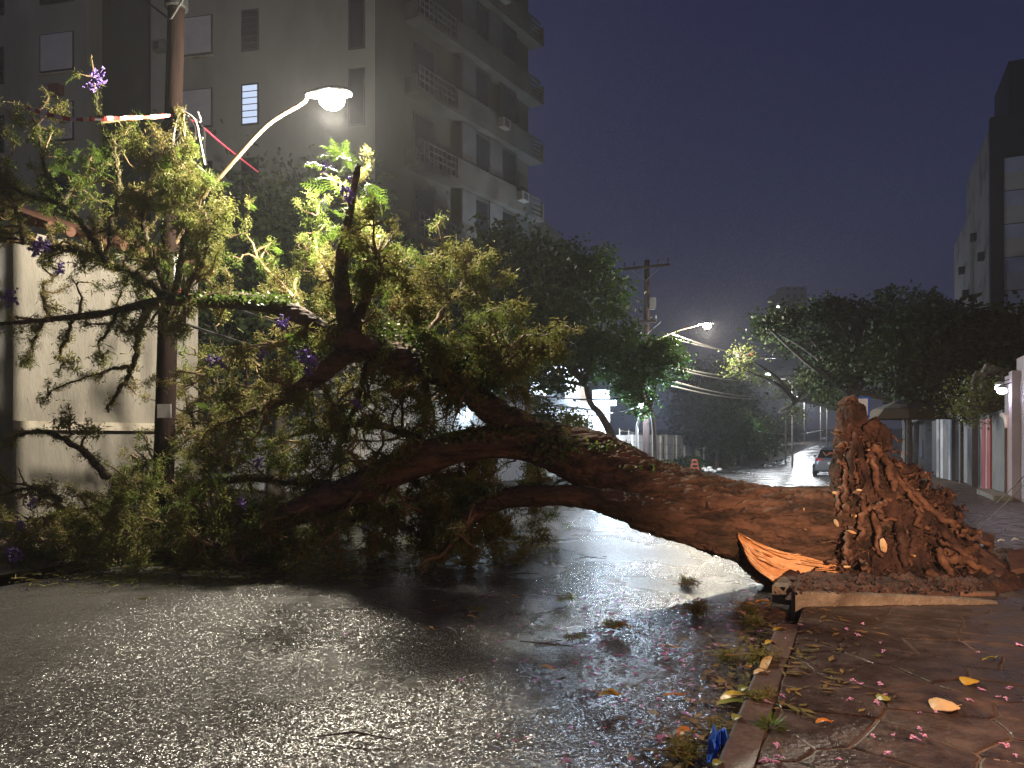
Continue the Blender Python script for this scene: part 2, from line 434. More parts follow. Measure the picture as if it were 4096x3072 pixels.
# left verge and pavement bed, right pavement bed
strip("verge", us_far, [RW + .16, RW + 1.2], .10, M["ground"])
strip("left_pavement", us_far, [RW + 1.2, 11.6], .115, M["mortar"])
pavement = strip("right_pavement", us_far, [-4.05, -2.6, -1.3, -.15], .110, M["mortar"])

# paving stones: irregular flags by clipping cells
PLANTER = [(3.35, .02), (5.85, -2.45)]     # u,v corners of the torn-up tree pit
def clip_cells(seeds, lo, hi, gap):
    seeds = np.array(seeds); cells = []
    for i, s in enumerate(seeds):
        poly = [(lo[0], lo[1]), (hi[0], lo[1]), (hi[0], hi[1]), (lo[0], hi[1])]
        d2 = ((seeds - s) ** 2).sum(1); near = np.argsort(d2)[1:14]
        for j in near:
            o = seeds[j]; mid = (s + o) / 2; nn = (o - s) / np.linalg.norm(o - s)
            c = nn @ mid - gap
            out = []
            for k in range(len(poly)):
                a = np.array(poly[k]); b = np.array(poly[(k + 1) % len(poly)])
                da = nn @ a - c; db = nn @ b - c
                if da <= 0: out.append(tuple(a))
                if (da <= 0) != (db <= 0):
                    t = da / (da - db); out.append(tuple(a + (b - a) * t))
            poly = out
            if len(poly) < 3: break
        if len(poly) >= 3: cells.append((s, poly))
    return cells
seeds = []
uu = -0.9; row = 0
while uu < 26:
    vv = -3.98 + (row % 2) * .25
    while vv < -.2:
        seeds.append((uu + random.uniform(-.12, .12), vv + random.uniform(-.14, .14) + .2))
        vv += random.uniform(.38, .66)
    uu += .33; row += 1
cells = clip_cells(seeds, (-1.2, -4.0), (26.3, -.168), .0065)
stuffV = MB(); nst = 0
cells.sort(key=lambda c: c[0][0])
for s, poly in cells:
    if len(poly) < 3: continue
    if 3.46 - .70 * s[1] < s[0] < PLANTER[1][0] and PLANTER[1][1] < s[1]: continue
    c = np.mean(poly, axis=0); q_ = []
    for k in range(len(poly)):
        a = np.array(poly[k]); b = np.array(poly[(k + 1) % len(poly)]); ln_ = np.linalg.norm(b - a); q_.append(tuple(a))
        if ln_ > .16:
            for tt in (.33, .66):
                m_ = a + (b - a) * tt; w_ = .028 * mnoise.noise(Vector((m_[0] * 3.1, m_[1] * 3.1, 2.)))
                q_.append((m_[0] + w_, m_[1] + w_))
    poly = q_; n = len(poly)
    # orientation
    ar = sum(poly[k][0] * poly[(k + 1) % n][1] - poly[(k + 1) % n][0] * poly[k][1] for k in range(n))
    if ar < 0: poly = poly[::-1]
    zt = .118 + random.uniform(-.004, .005); tx = random.uniform(-.007, .007); ty = random.uniform(-.007, .007)
    rim = []; top = []; bot = []
    for q in poly:
        d = c - np.array(q); ln = np.linalg.norm(d); d = d / (ln + 1e-6)
        h = zt + (q[0] - c[0]) * tx + (q[1] - c[1]) * ty
        bot.append(P(q[0], q[1], .094)); rim.append(P(q[0], q[1], h - .005)); qq = np.array(q) + d * .012
        top.append(P(qq[0], qq[1], h))
    vs = bot + rim + top
    fs = []
    for k in range(n):
        k2 = (k + 1) % n
        fs += [(k, k2, n + k2, n + k), (n + k, n + k2, 2 * n + k2, 2 * n + k)]
    fs.append(tuple(range(2 * n, 3 * n)))
    if nst < 298:
        make("paving_stone", vs, fs, M["stone"], parent=pavement); nst += 1
    else:
        stuffV.add(vs, fs)
if stuffV.n: stuffV.build("paving_stone_far", M["stone"], parent=pavement, kind="stuff")

# kerbs
kr = thing("kerb", "granite kerb of long wet blocks along the right edge of the road", "kerb", P(0, 0, 0), kind=None)
kfar = MB()
def kerb_block(u0, u1, va, vb, h, mb, jit=.006):
    j = random.uniform(-jit, jit)
    c = [P(u0 + .004, va + j), P(u1 - .004, va + j), P(u1 - .004, vb + j), P(u0 + .004, vb + j)]
    ch = .018
    ins = [P(u0 + .008, va + j + (ch if va > vb else 0) * (-1 if va > vb else 1)), P(u1 - .008, va + j + (-ch if va > vb else 0)), P(u1 - .008, vb + j), P(u0 + .008, vb + j)]
    b = [p - (0, 0, .06) for p in c]
    r = [p + (0, 0, h - .014) for p in c]
    t = [p + (0, 0, h) for p in ins]
    vs = b + r + t; fs = []
    for k in range(4):
        k2 = (k + 1) % 4
        fs += [(k, k2, 4 + k2, 4 + k), (4 + k, 4 + k2, 8 + k2, 8 + k)]
    fs.append((8, 9, 10, 11))
    mb.add(vs, fs)
u = -1.4
while u < 45:
    ln = random.uniform(.85, 1.15)
    if not (3.0 < u + ln * .6 < 5.3):
        mb = MB(); kerb_block(u, u + ln, .0, -.16, .128 + random.uniform(-.004, .004), mb)
        if u < 22: mb.build("kerb_block", M["kerb"], parent=kr)
        else: kfar.add(mb.v, mb.f)
    u += ln
while u < 200:
    mb = MB(); kerb_block(u, u + 3, 0, -.16, .125, mb); kfar.add(mb.v, mb.f); u += 3
kfar.build("kerb_block_far", M["kerb"], parent=kr, kind="stuff")
kl = thing("kerb", "granite kerb edging the grass verge on the left side of the road", "kerb", P(0, RW, 0))
kfar = MB(); u = 3.0
while u < 45:
    ln = random.uniform(.9, 1.1); mb = MB(); kerb_block(u, u + ln, RW + .16, RW, .11, mb)
    if u < 12: mb.build("kerb_block", M["kerb"], parent=kl)
    else: kfar.add(mb.v, mb.f)
    u += ln
while u < 200:
    mb = MB(); kerb_block(u, u + 3, RW + .16, RW, .11, mb); kfar.add(mb.v, mb.f); u += 3
kfar.build("kerb_block_far", M["kerb"], parent=kl, kind="stuff")

# ================================================================== LEFT: house side wall
WV = 11.2
dirD = np.array([D[0], D[1], 0]); dirN = np.array([N[0], N[1], 0]); UP = np.array([0, 0, 1.0])
o = P(0, WV, 0)
hw = thing("house_wall", "tall stained beige house side wall with a ledge behind the timber pole", "wall", P(4, WV, 0))
mb = MB(); mb.obox(o, dirD, dirN, UP, (-4, 7.0), (.0, .3), (0, 1.72)); mb.build("lower_wall", M["wallbeige"], parent=hw)
mb = MB(); mb.obox(o, dirD, dirN, UP, (-4, 6.97), (.06, .3), (1.86, 4.85)); mb.build("upper_wall", M["wallbeige"], parent=hw)
mb = MB(); mb.obox(o, dirD, dirN, UP, (-4, 7.04), (-.07, .3), (1.72, 1.86)); mb.build("ledge", M["ledge"], parent=hw)
mb = MB(); mb.obox(o, dirD, dirN, UP, (6.6, 6.96), (.31, 7.0), (0, 4.84)); mb.build("return_wall", M["wallbeige"], parent=hw)
for k in range(34):
    mb = MB(); uu = -3.9 + k * .32
    pts = [o + dirD * uu + dirN * vv + UP * (4.9 + (vv + .35) * .35) for vv in (-.32, .2, .8, 1.6)]
    mb.tube(pts, .085, 8); mb.build("roof_tile", M["tile"], parent=hw)
mb = MB(); mb.obox(o + UP * 4.86, dirD, dirN + UP * .33, UP, (-4, 7.0), (.3, 7), (.12, .2)); mb.build("roof", M["tile"], parent=hw)
# a darker downpipe-like pilaster at the very left edge
mb = MB(); mb.obox(o, dirD, dirN, UP, (2.3, 3.22), (-.28, -.002), (0, 4.6)); mb.build("pilaster", M["greywall"], parent=hw)

# ================================================================== TOWER on the left
C0 = np.array([-5.3, 28.5, 0.0])
eL = np.array([-.98, .20, 0]); nL = np.array([-.20, -.98, 0])
eS = nrm([.557, .831, 0]); nS = np.array([eS[1], -eS[0], 0])
tw = thing("apartment_tower", "tall grey apartment tower with shutters and balcony bands behind the lit street lamp", "building", C0)
H = 34.0
FL = 2.96; Z0 = 17.1   # sill level reference
def tp(name, mat, parent, o, ex, ny, a, b, c):
    mb = MB(); mb.obox(o, ex, ny, UP, a, b, c); return mb.build(name, mat, parent=parent)
tp("side_wall", M["tower"], tw, C0, eL, nL, (0, 9.77), (-9, 0), (-1, H))
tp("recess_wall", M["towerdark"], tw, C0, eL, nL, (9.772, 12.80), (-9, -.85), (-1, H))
tp("side_wall", M["tower"], tw, C0, eL, nL, (12.802, 24), (-9, 0), (-1, H))
mb = MB()
q0 = C0; q1 = C0 + eS * 11.0; q2 = C0 + eL * 9 + eS * 14 - nL * 9
vs = [C0 - nL * .02 + eS * .02, q1, q1 - nS * 9, C0 + eL * 6 - nL * 8.9]
vv = [tuple(p + UP * -1) for p in vs] + [tuple(p + UP * (H - .01)) for p in vs]
mb.add(vv, [(0, 1, 5, 4), (1, 2, 6, 5), (2, 3, 7, 6), (3, 0, 4, 7), (4, 5, 6, 7)])
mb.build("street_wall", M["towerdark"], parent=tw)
def shutter_window(s0, s1, z0, z1, ex, ny, o, kind="shutter"):
    fr = tp("window", M["darkmetal"], tw, o, ex, ny, (s0 - .07, s1 + .07), (.002, .03), (z0 - .06, z1 + .05))
    if kind == "shutter":
        n = 12
        mb = MB()
        for k in range(n):
            zz = z0 + .08 + (z1 - z0 - .08) * k / n
            mb.obox(o, ex, ny, UP, (s0, s1), (.032, .06 if k % 2 else .056), (zz, zz + (z1 - z0 - .08) / n - .006))
        mb.build("shutter", M["shutter"], parent=fr)
        tp("sill", M["ledge"], fr, o, ex, ny, (s0 - .12, s1 + .12), (.031, .13), (z0 - .13, z0 - .062))
    elif kind == "louvre":
        for k in range(6):
            zz = z0 + (z1 - z0) * k / 6
            tp("pane", M["glassdark"], fr, o, ex, ny, (s0, s1), (.032, .045), (zz + .015, zz + (z1 - z0) / 6 - .035))
    elif kind == "lit":
        for k in range(6):
            zz = z0 + (z1 - z0) * k / 6
            tp("pane", M["litpane"], fr, o, ex, ny, (s0, s1), (.032, .045), (zz + .015, zz + (z1 - z0) / 6 - .03))
    elif kind == "open":
        tp("pane", M["glassdark"], fr, o, ex, ny, (s0, s1), (.032, .045), (z0, z1))
    return fr
for fl in range(-4, 3):
    zb = Z0 + fl * FL
    shutter_window(13.5, 15.05, zb, zb + 1.6, eL, nL, C0, "shutter" if fl in (0, -1, -3, 2) else "open")
    shutter_window(7.0, 8.4, zb, zb + 1.55, eL, nL, C0, "shutter" if fl != -2 else "open")
    shutter_window(4.95, 5.58, zb, zb + 1.55, eL, nL, C0, "lit" if fl == -1 else "louvre")
    shutter_window(17.0, 17.7, zb - .2, zb + 1.3, eL, nL, C0, "louvre")
    if fl >= -1:
        shutter_window(.45, 1.0, zb - .4, zb + 1.7, eL, nL, C0, "open")
for (s, z, mt, nm) in ((9.2, 17.35, "acwhite", "air_conditioner"), (14.2, 16.05, "acred", "vent_box"), (9.15, 20.3, "acwhite", "air_conditioner")):
    a = tp(nm, M[mt], tw, C0, eL, nL, (s - .28, s + .28), (.004, .30), (z, z + .42))
    if nm == "air_conditioner":
        tp("grille", M["darkmetal"], a, C0, eL, nL, (s - .02, s + .24), (.301, .31), (z + .06, z + .36))
# street side: balconies, bands
for fl in range(-4, 5):
    zf = 15.55 + .1 + fl * FL      # slab level
    # chamfer bay wall
    tp("balcony_slab", M["band"], tw, C0, eS, nS, (1.73, 11.15), (.002, .72 if fl % 2 else .70), (zf - .16, zf + .02))
    par = tp("parapet", M["band"], tw, C0, eS, nS, (4.3, 10.2), (.60, .71), (zf + .022, zf + .92))
    tp("parapet_return", M["band"], par, C0, eS, nS, (1.73, 1.85), (.004, .60), (zf + .022, zf + .55))
    # rail of left balcony
    mb = MB()
    for zz in (.35, .62, .9):
        mb.obox(C0, eS, nS, UP, (1.86, 4.29), (.62, .66), (zf + zz, zf + zz + .045))
    for k in range(9):
        mb.obox(C0, eS, nS, UP, (1.9 + k * .29, 1.93 + k * .29), (.625, .655), (zf + .022, zf + .9))
    mb.build("balcony_rail", M["panelpale"], parent=tw)
    # right small balcony, slatted
    for k in range(4):
        tp("slat", M["band"], tw, C0, eS, nS, (10.25, 11.1), (.63, .68), (zf + .1 + k * .24, zf + .24 + k * .24))
    # window columns behind parapets
    tp("panel", M["panelpale"], tw, C0, eS, nS, (5.0, 6.0), (.30, .42), (zf + .04, zf + 2.75))
    w = tp("window", M["darkmetal"], tw, C0, eS, nS, (6.02, 7.05), (.30, .36), (zf + .04, zf + 2.75))
    tp("pane", M["glassdark"], w, C0, eS, nS, (6.1, 6.97), (.361, .37), (zf + .2, zf + 2.6))
    if fl % 3 != 0:
        tp("panel", M["panelpale"], tw, C0, eS, nS, (7.07, 8.1), (.30, .42), (zf + .04, zf + 2.75))
    w = tp("window", M["darkmetal"], tw, C0, eS, nS, (8.12, 9.4), (.30, .36), (zf + .04, zf + 2.75))
    tp("pane", M["glassdark"], w, C0, eS, nS, (8.2, 9.3), (.361, .37), (zf + .2, zf + 2.6))
    tp("end_fin", M["band"], tw, C0, eS, nS, (11.16, 11.3), (.0, .76), (zf - .16, zf + .75))
    w = tp("window", M["darkmetal"], tw, C0, eS, nS, (2.2, 3.6), (.004, .05), (zf + .1, zf + 2.3))
    tp("pane", M["glassdark"], w, C0, eS, nS, (2.3, 3.5), (.051, .06), (zf + .2, zf + 2.2))
    if fl in (-1, 0, 2, -2):
        s = 7.6 + (fl % 2) * 1.6
        a = tp("air_conditioner", M["acwhite"], tw, C0, eS, nS, (s - .3, s + .3), (.712, 1.02), (zf + .3, zf + .72))
        tp("grille", M["darkmetal"], a, C0, eS, nS, (s - .2, s + .2), (1.021, 1.03), (zf + .36, zf + .66))
# lower building behind the tower
lb = thing("low_building", "dark lower building with a sloping parapet behind the tower", "building", W(560, 260, 52) * (1, 1, 0))
b = W(536, 213, 46); c = W(598, 252, 64)
ex = nrm((c - b) * (1, 1, 0)); ny = np.array([ex[1], -ex[0], 0])
L_ = np.linalg.norm((c - b)[:2])
o2 = b * (1, 1, 0)
mb = MB()
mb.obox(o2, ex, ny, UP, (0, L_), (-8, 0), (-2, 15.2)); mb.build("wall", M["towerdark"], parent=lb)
tp("parapet", M["band"], lb, o2, ex, ny, (-.1, L_ + .1), (-8.1, .1), (15.202, 15.6))

# ================================================================== utility poles and street lamps
def lamp_head(parent, p, axis, watts, light_name="street lamp light"):
    """cobra head luminaire at p, arm comes from -axis"""
    axis = nrm(axis)
    mb = MB()
    side = nrm(np.cross(axis, UP))
    prof = [(-.30, .05, .04), (-.22, .09, .06), (0, .15, .085), (.22, .17, .075), (.36, .12, .05), (.40, .04, .02)]
    vs = []; n = 12
    for s, w, h in prof:
        for j in range(n):
            an = 2 * math.pi * j / n
            vs.append(p + axis * s + side * math.cos(an) * w + UP * (max(math.sin(an), -.35) * h + .06))
    fs = [(i * n + j, i * n + (j + 1) % n, (i + 1) * n + (j + 1) % n, (i + 1) * n + j) for i in range(len(prof) - 1) for j in range(n)]
    fs += [tuple(range(n))[::-1], tuple((len(prof) - 1) * n + j for j in range(n))]
    mb.add(vs, fs)
    h = mb.build("lamp_head", M["lamphead"], parent=parent, smooth=True)
    mb = MB(); mb.ball(p + axis * .1 - UP * .02, (.185, .185, .15), 16, 10)
    mb.build("lamp_glass", M["lampglass"], parent=h, smooth=True)
    point_light(light_name, p + axis * .1 - UP * .26, watts, (1.0, .90, .72), .09, parent)
def utility_pole(label, base, top, r0, r1, arm_from, lamp, crossz=None, watts=STREET_W, mat="pole", droop=.9):
    t = thing("utility_pole", label, "utility pole", base, group="utility poles on the left pavement")
    mb = MB()
    n = 10
    pts = [base + (top - base) * k / n for k in range(n + 1)]
    mb.tube(pts, [r0 + (r1 - r0) * k / n for k in range(n + 1)], 14); mb.build("pole", M[mat], parent=t, smooth=True)
    if crossz:
        for z, L in crossz:
            c = base + (top - base) * ((z - base[2]) / (top[2] - base[2]))
            a = np.array([-N[0], -N[1], 0])
            mb = MB(); mb.obox(c - np.array([D[0], D[1], 0]) * (r1 + .05), a, dirD, UP, (-L / 2, L / 2), (-.05, .05), (-.06, .06))
            ca = mb.build("crossarm", M["pole"], parent=t)
            for s in (-.92, -.5, .5, .92):
                mb = MB(); mb.lathe(c - dirD * (r1 + .05) + a * (s * L / 2) + UP * .06, [(.02, 0), (.02, .08), (.055, .09), (.06, .13), (.035, .16), (.045, .2), (.02, .23)], 8)
                mb.build("insulator", M["darkmetal"], parent=ca)
            for s in (-1, 1):
                mb = MB(); mb.tube([c - dirD * (r1 + .05) + a * s * .7 - UP * .05, c - dirD * r1 - UP * .6], .018, 6); mb.build("brace", M["darkmetal"], parent=ca)
    if lamp is not None:
        a = nrm((lamp - arm_from) * (1, 1, 0))
        d = lamp - arm_from; hl = np.linalg.norm(d[:2]); 
        ctrl = [arm_from, arm_from + a * hl * .25 + UP * d[2] * .36, arm_from + a * hl * .55 + UP * d[2] * .76, arm_from + a * hl * .82 + UP * d[2] * .96, lamp - a * .28 + UP * .05]
        mb = MB(); pts = spline(ctrl, 6); mb.tube(pts, [.035 - .008 * k / len(pts) for k in range(len(pts))], 10)
        mb.build("lamp_arm", M["lamparm"], parent=t, smooth=True)
        lamp_head(t, lamp, a, watts)
    return t
base1 = P(7.0, 9.86, .1); base1 = np.array([-5.16, 10.9, .1])
top1 = np.array([(178 - CX) / F * 10.9, 10.9, 8.85])
lamp1 = W(325, 98, 10.6)
pole1 = utility_pole("tall timber utility pole rising behind the fallen crown and carrying the brightest lamp", base1, top1, 0.15, 0.115,
                     W(200, 200, 10.85), lamp1, crossz=[(8.3, 2.2)])
# lit brackets on that pole
mb = MB(); mb.tube([W(172, 250, 10.87), W(200, 200, 10.85)], .03, 8); mb.build("arm_bracket", M["lamparm"], parent=pole1)
def collar(y, mat, h=.35, r=.155, name="pole_band"):
    c = base1 + (top1 - base1) * ((W(170, y, 10.9)[2] - base1[2]) / (top1[2] - base1[2]))
    mb = MB(); mb.lathe(c, [(r, -h / 2), (r + .012, -h / 2 + .01), (r + .012, h / 2 - .01), (r, h / 2)], 14); mb.build(name, M[mat], parent=pole1)
collar(3, "darkmetal", .18, .15); collar(128, "darkmetal", .10, .148); collar(146, "chrome", .05, .152)
# white marker tube with red band and paper notice on the pole
c = W(175, 278, 10.72)
mb = MB(); mb.lathe(c, [(.07, -.33), (.075, -.3), (.075, .3), (.07, .33)], 12); mk = mb.build("marker_tube", M["tapewhite"], parent=pole1)
mb = MB(); mb.lathe(c, [(.078, -.22), (.079, -.21), (.079, -.16), (.078, -.15)], 12); mb.build("red_band", M["tapered"], parent=mk)
mb = MB(); q = W(165, 411, 10.74); mb.obox(q, (1, 0, 0), (0, 1, 0), UP, (-.11, .09), (-.01, 0), (-.1, .1)); mb.build("paper_notice", M["tapewhite"], parent=pole1)

base2 = np.array([6.17, 34.0, float(gz(29)) + .1]); top2 = np.array([6.2, 34.0, 9.75])
lamp2 = W(705, 325, 32.9)
pole2 = utility_pole("utility pole with a crossarm standing by the white lit wall", base2, top2, .17, .12, np.array([6.4, 33.9, 6.0]), lamp2, crossz=[(9.4, 2.2), (6.9, 1.0)])
mb = MB(); mb.obox(base2, (1, 0, 0), (0, 1, 0), UP, (.12, .42), (-.2, .2), (7.6, 8.1)); mb.build("transformer_box", M["darkmetal"], parent=pole2)

# far street lamps
for (px, py, Y, lab, w) in ((772, 382, 62, "far street lamp glowing at the edge of the right tree", 1300), (814, 393, 96, "tiny far street lamp highest over the receding road", 1900), (810, 403, 118, "tiny far street lamp lowest over the receding road", 1900), (768, 374.5, 72, "pale far street lamp just above a nearer one", 0), (797, 397, 172, "farthest tiny street lamp, on the crest of the road", 9000)):
    p = W(px, py, Y); t = thing("street_lamp", lab, "street lamp", (p[0] + 1.6, p[1], float(gz(Y))), group="far street lamps")
    zb = float(gz(Y)) - .3
    mb = MB(); mb.tube([(p[0] + 1.9, p[1] + .5, zb), (p[0] + 1.9, p[1] + .5, p[2] + .1)], [.1, .07], 8); mb.build("pole", M["polegrey"], parent=t)
    mb = MB(); mb.tube(spline([(p[0] + 1.9, p[1] + .5, p[2] - .3), (p[0] + 1.3, p[1] + .3, p[2] + .25), (p[0] + .2, p[1] + .05, p[2] + .22)], 5), .035, 6); mb.build("lamp_arm", M["polegrey"], parent=t)
    mb = MB(); mb.obox(p, (1, 0, 0), (0, 1, 0), UP, (-.4, .3), (-.2, .2), (.13, .28)); mb.build("lamp_head", M["lamphead"], parent=t)
    mb = MB(); mb.ball(p, (.30, .22, .12), 10, 6); mb.build("lamp_glass", M["lampfar"], parent=t)
    if w: point_light("far lamp light", p - UP * .35, w, (.9, .95, 1.0), .1, t)

# ================================================================== trees
def leaf_quads(centers, size, flat=.3, n_per=1, elong=1.7):
    n = len(centers)
    d = rdir(n); d[:, 2] *= (1 - flat); d /= np.linalg.norm(d, axis=1, keepdims=True)
    s = np.cross(d, rdir(n)); s /= np.linalg.norm(s, axis=1, keepdims=True) + 1e-9
    L = size * rng.uniform(.6, 1.3, (n, 1))
    a = centers; b = centers + d * L * .5 + s * L * .5 / elong; c = centers + d * L; e = centers + d * L * .5 - s * L * .5 / elong
    return np.stack([a, b, c, e], axis=1).reshape(-1, 3)
def make_tree(name, label, base, trunk_pts, r0, blobs, nclump, per, size, mat, group=None, spread=.42, cat="tree", hollow=.55):
    t = thing(name, label, cat, base, group=group)
    mb = MB(); pts = spline(trunk_pts, 5); mb.tube(pts, [r0 * (1 - .55 * k / (len(pts) - 1)) for k in range(len(pts))], 10)
    mb.build("trunk", M["trunk"], parent=t, smooth=True)
    top = np.array(trunk_pts[-1], float)
    lm = MB(); cl = []; tot = sum(b[3] * b[4] * b[5] for b in blobs) 
    for (cx_, cy_, cz_, rx, ry, rz) in blobs:
        c = np.array([cx_, cy_, cz_]); r = np.array([rx, ry, rz])
        mid = (top + c) / 2 + rng.normal(size=3) * .25
        lm.tube(spline([top - (0, 0, .2), mid, c], 4), list(np.linspace(r0 * .45, r0 * .14, 9)), 6)
        k = max(6, int(nclump * (rx * ry * rz) / tot))
        d = rdir(k); rad = hollow + (1.05 - hollow) * rng.random((k, 1))
        cc = c + d * r * rad; cl.append(cc)
        for q in cc[:: max(1, k // 14)]:
            lm.tube(spline([c, (c + q) / 2 + rng.normal(size=3) * .15, q], 3), list(np.linspace(r0 * .16, .012, 7)), 5)
    lm.build("limbs", M["trunk"], parent=t, smooth=True)
    cl = np.concatenate(cl)
    sp = spread * rng.uniform(.5, 1.4, (len(cl), 1, 1))
    pts = (cl[:, None, :] + rng.normal(size=(len(cl), per, 3)) * sp * np.array([1, 1, .62])).reshape(-1, 3)
    np_poly("crown", leaf_quads(pts, size), 4, M[mat], parent=t, kind="stuff")
    return t
# tree behind the wall, under the lamp
c = W(275, 262, 20)
make_tree("leafy_tree", "dark leafy tree in front of the tower, just below the street lamp", (c[0], c[1], 0), [(c[0], c[1], 0), (c[0] + .2, c[1], 2.2), (c[0], c[1], 4.2)], .25,
          [(*W(265, 235, 20), 1.9, 1.6, 1.7), (*W(330, 260, 20.5), 2.0, 1.6, 1.8), (*W(230, 290, 19.5), 1.7, 1.5, 1.6), (*W(290, 320, 19), 2.3, 1.6, 1.4), (*W(385, 300, 20), 1.7, 1.5, 1.5), (*W(350, 205, 21), 1.1, 1.2, 1.1), (*W(225, 345, 18), 1.5, 1, 1.2)], 420, 46, .20, "leafdark")
c = W(470, 330, 24.5)
make_tree("leafy_tree", "very dark broad tree at the foot of the tower, right of the upright branch", (c[0], c[1], 0), [(c[0], c[1], 0), (c[0], c[1], 2.5), (c[0] + .2, c[1], 4.4)], .26,
          [(*W(450, 300, 24.5), 2.1, 1.8, 1.7), (*W(500, 275, 25), 2.2, 1.8, 1.6), (*W(525, 300, 25), 1.5, 1.5, 1.6), (*W(500, 345, 24.5), 2.3, 1.8, 1.5), (*W(420, 350, 23.5), 1.6, 1.5, 1.5)], 360, 44, .22, "leafdark")
# tree with curved trunk in front of white house
tb = np.array([W(618, 474, 29.9)[0], 29.9, float(gz(25)) + .1])
make_tree("street_tree", "broad street tree with a bare curved trunk before the white house", tb,
          [tb, W(616, 450, 29.9), W(609, 430, 29.8), W(600, 414, 29.7), W(590, 402, 29.7), W(585, 380, 29.7)], .21,
          [(*W(575, 350, 29.7), 1.6, 1.5, 1.2), (*W(540, 325, 30.2), 1.7, 1.5, 1.4), (*W(585, 290, 30.5), 1.7, 1.5, 1.3), (*W(555, 268, 31), 1.7, 1.5, 1.1), (*W(606, 262, 31), .7, .9, .6), (*W(540, 378, 29), 1.3, 1.2, .8), (*W(612, 335, 29.5), 1.0, 1.2, 1.2), (*W(500, 300, 31), 1.5, 1.4, 1.4)], 420, 44, .20, "leafgreen", spread=.30)
tb = np.array([W(655, 470, 32.2)[0], 32.2, float(gz(27.5)) + .1])
make_tree("street_tree", "rounded green street tree lit from the right under the second lamp", tb,
          [tb, W(654, 430, 32.2), W(650, 405, 32)], .12,
          [(*W(645, 362, 31.4), 1.1, 1.2, 1.0), (*W(664, 365, 31.2), .9, 1.0, 1.0), (*W(638, 392, 31.6), .8, 1.0, .6), (*W(662, 348, 31.6), .7, .9, .5), (*W(622, 372, 31.5), 1.0, 1.0, 1.0), (*W(640, 408, 31.6), .5, .5, .5)], 210, 44, .17, "leafgreen", spread=.24)
# clipped bush before the cream wall, dark bushes
def bush(label, c, r, mat, n, size=.12):
    t = thing("bush", label, "bush", (c[0], c[1], c[2] - r[2]))
    mb = MB(); mb.tube([(c[0], c[1], c[2] - r[2]), (c[0], c[1], c[2])], [.05, .03], 6); mb.build("stem", M["trunk"], parent=t)
    d = rdir(n) * (rng.random((n, 1)) ** .4) * np.array(r) * (1 + .2 * rng.normal(size=(n, 1)))
    np_poly("foliage", leaf_quads(np.array(c) + d, size), 4, M[mat], parent=t, kind="stuff")
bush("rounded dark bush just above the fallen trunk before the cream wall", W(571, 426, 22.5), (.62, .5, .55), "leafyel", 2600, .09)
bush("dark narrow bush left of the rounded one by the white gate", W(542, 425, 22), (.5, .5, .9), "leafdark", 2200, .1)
# dark trees along the left side further down
far = [(716, 412, 52, 1.5, 2.6), (738, 430, 64, 1.7, 2.4), (700, 400, 58, 2.0, 2.8), (758, 432, 80, 1.6, 2.6), (764, 430, 104, 1.4, 2.6), (786, 424, 160, 2.2, 3.6), (735, 405, 90, 3.0, 3.4), (712, 378, 74, 2.6, 2.6)]
flab = ["dark street tree right of the white wall and orange barricade", "dense dark tree beyond the white wall, left of the road", "tall dark tree mass behind the white wall end", "dim green tree on the left verge halfway along the road",
        "dim tree on the left verge near the road bend", "farthest dim tree at the left edge of the road", "tall dark tree rising behind the left verge", "dark tree crown under the second lamp far back"]
for i, (px, py, Y, rr, rz) in enumerate(far):
    c = W(px, py, Y); g = float(gz(Y)) 
    make_tree("verge_tree", flab[i], (c[0], c[1], g), [(c[0], c[1], g), (c[0] + .1, c[1], g + (c[2] - g) * .5), (c[0], c[1], c[2])], .2,
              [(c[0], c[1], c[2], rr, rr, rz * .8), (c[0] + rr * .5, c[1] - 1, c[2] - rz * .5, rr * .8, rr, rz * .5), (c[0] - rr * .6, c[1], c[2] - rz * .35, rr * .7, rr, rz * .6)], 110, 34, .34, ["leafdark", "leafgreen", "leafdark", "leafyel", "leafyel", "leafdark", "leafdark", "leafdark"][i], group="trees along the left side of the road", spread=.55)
for i, (px, py, Y, r, lab) in enumerate(((722, 456, 54, (1.2, 1.0, 1.0), "low round bush on the left verge before the dark trees"), (756, 456, 84, (1.5, 1.0, 1.0), "low ragged bush along the left verge far down"), (690, 462, 46, (.9, .5, .35), "low clipped hedge at the foot of the white wall"), (665, 466, 44, (.7, .4, .3), "small shrub at the wall behind the utility pole"))):
    bush(lab, W(px, py, Y), r, "leafyel" if i != 2 else "leafgreen", 1800, .2)
# big trees over the right pavement
def rtree(label, px, Y, blobs, mat, trunkx=None, n=420, per=40, size=.24, spread=.34):
    bx = ((trunkx or px) - CX) / F * Y; g = .1 + float(gz(Y - 4))
    c = W(px, 385, Y)
    make_tree("shade_tree", label, (bx, Y, g), [(bx, Y, g), (bx + .1, Y, 1.6), (bx - .2, Y, 2.9), (c[0], Y, 3.6)], .24,
              [(*W(a, b, Y + dy), rx, ry, rz) for (a, b, dy, rx, ry, rz) in blobs], n, per, size, mat, group="trees over the right pavement", spread=spread)
rtree("spreading flat topped tree over the road behind the root plate", 850, 31,
      [(792, 318, 0, 1.2, 1.4, .35), (830, 312, 1, 1.6, 1.5, .45), (776, 332, 0, .9, 1.2, .25), (815, 345, 1, 1.5, 1.5, .5), (870, 325, 1, 1.8, 1.6, .6), (860, 362, 0, 1.8, 1.6, .8), (910, 345, 1, 1.8, 1.7, 1.0), (762, 322, -1, .5, .8, .2), (830, 375, 0, 1.0, 1, .6)], "leafdark", 905, 460, 40, .2)
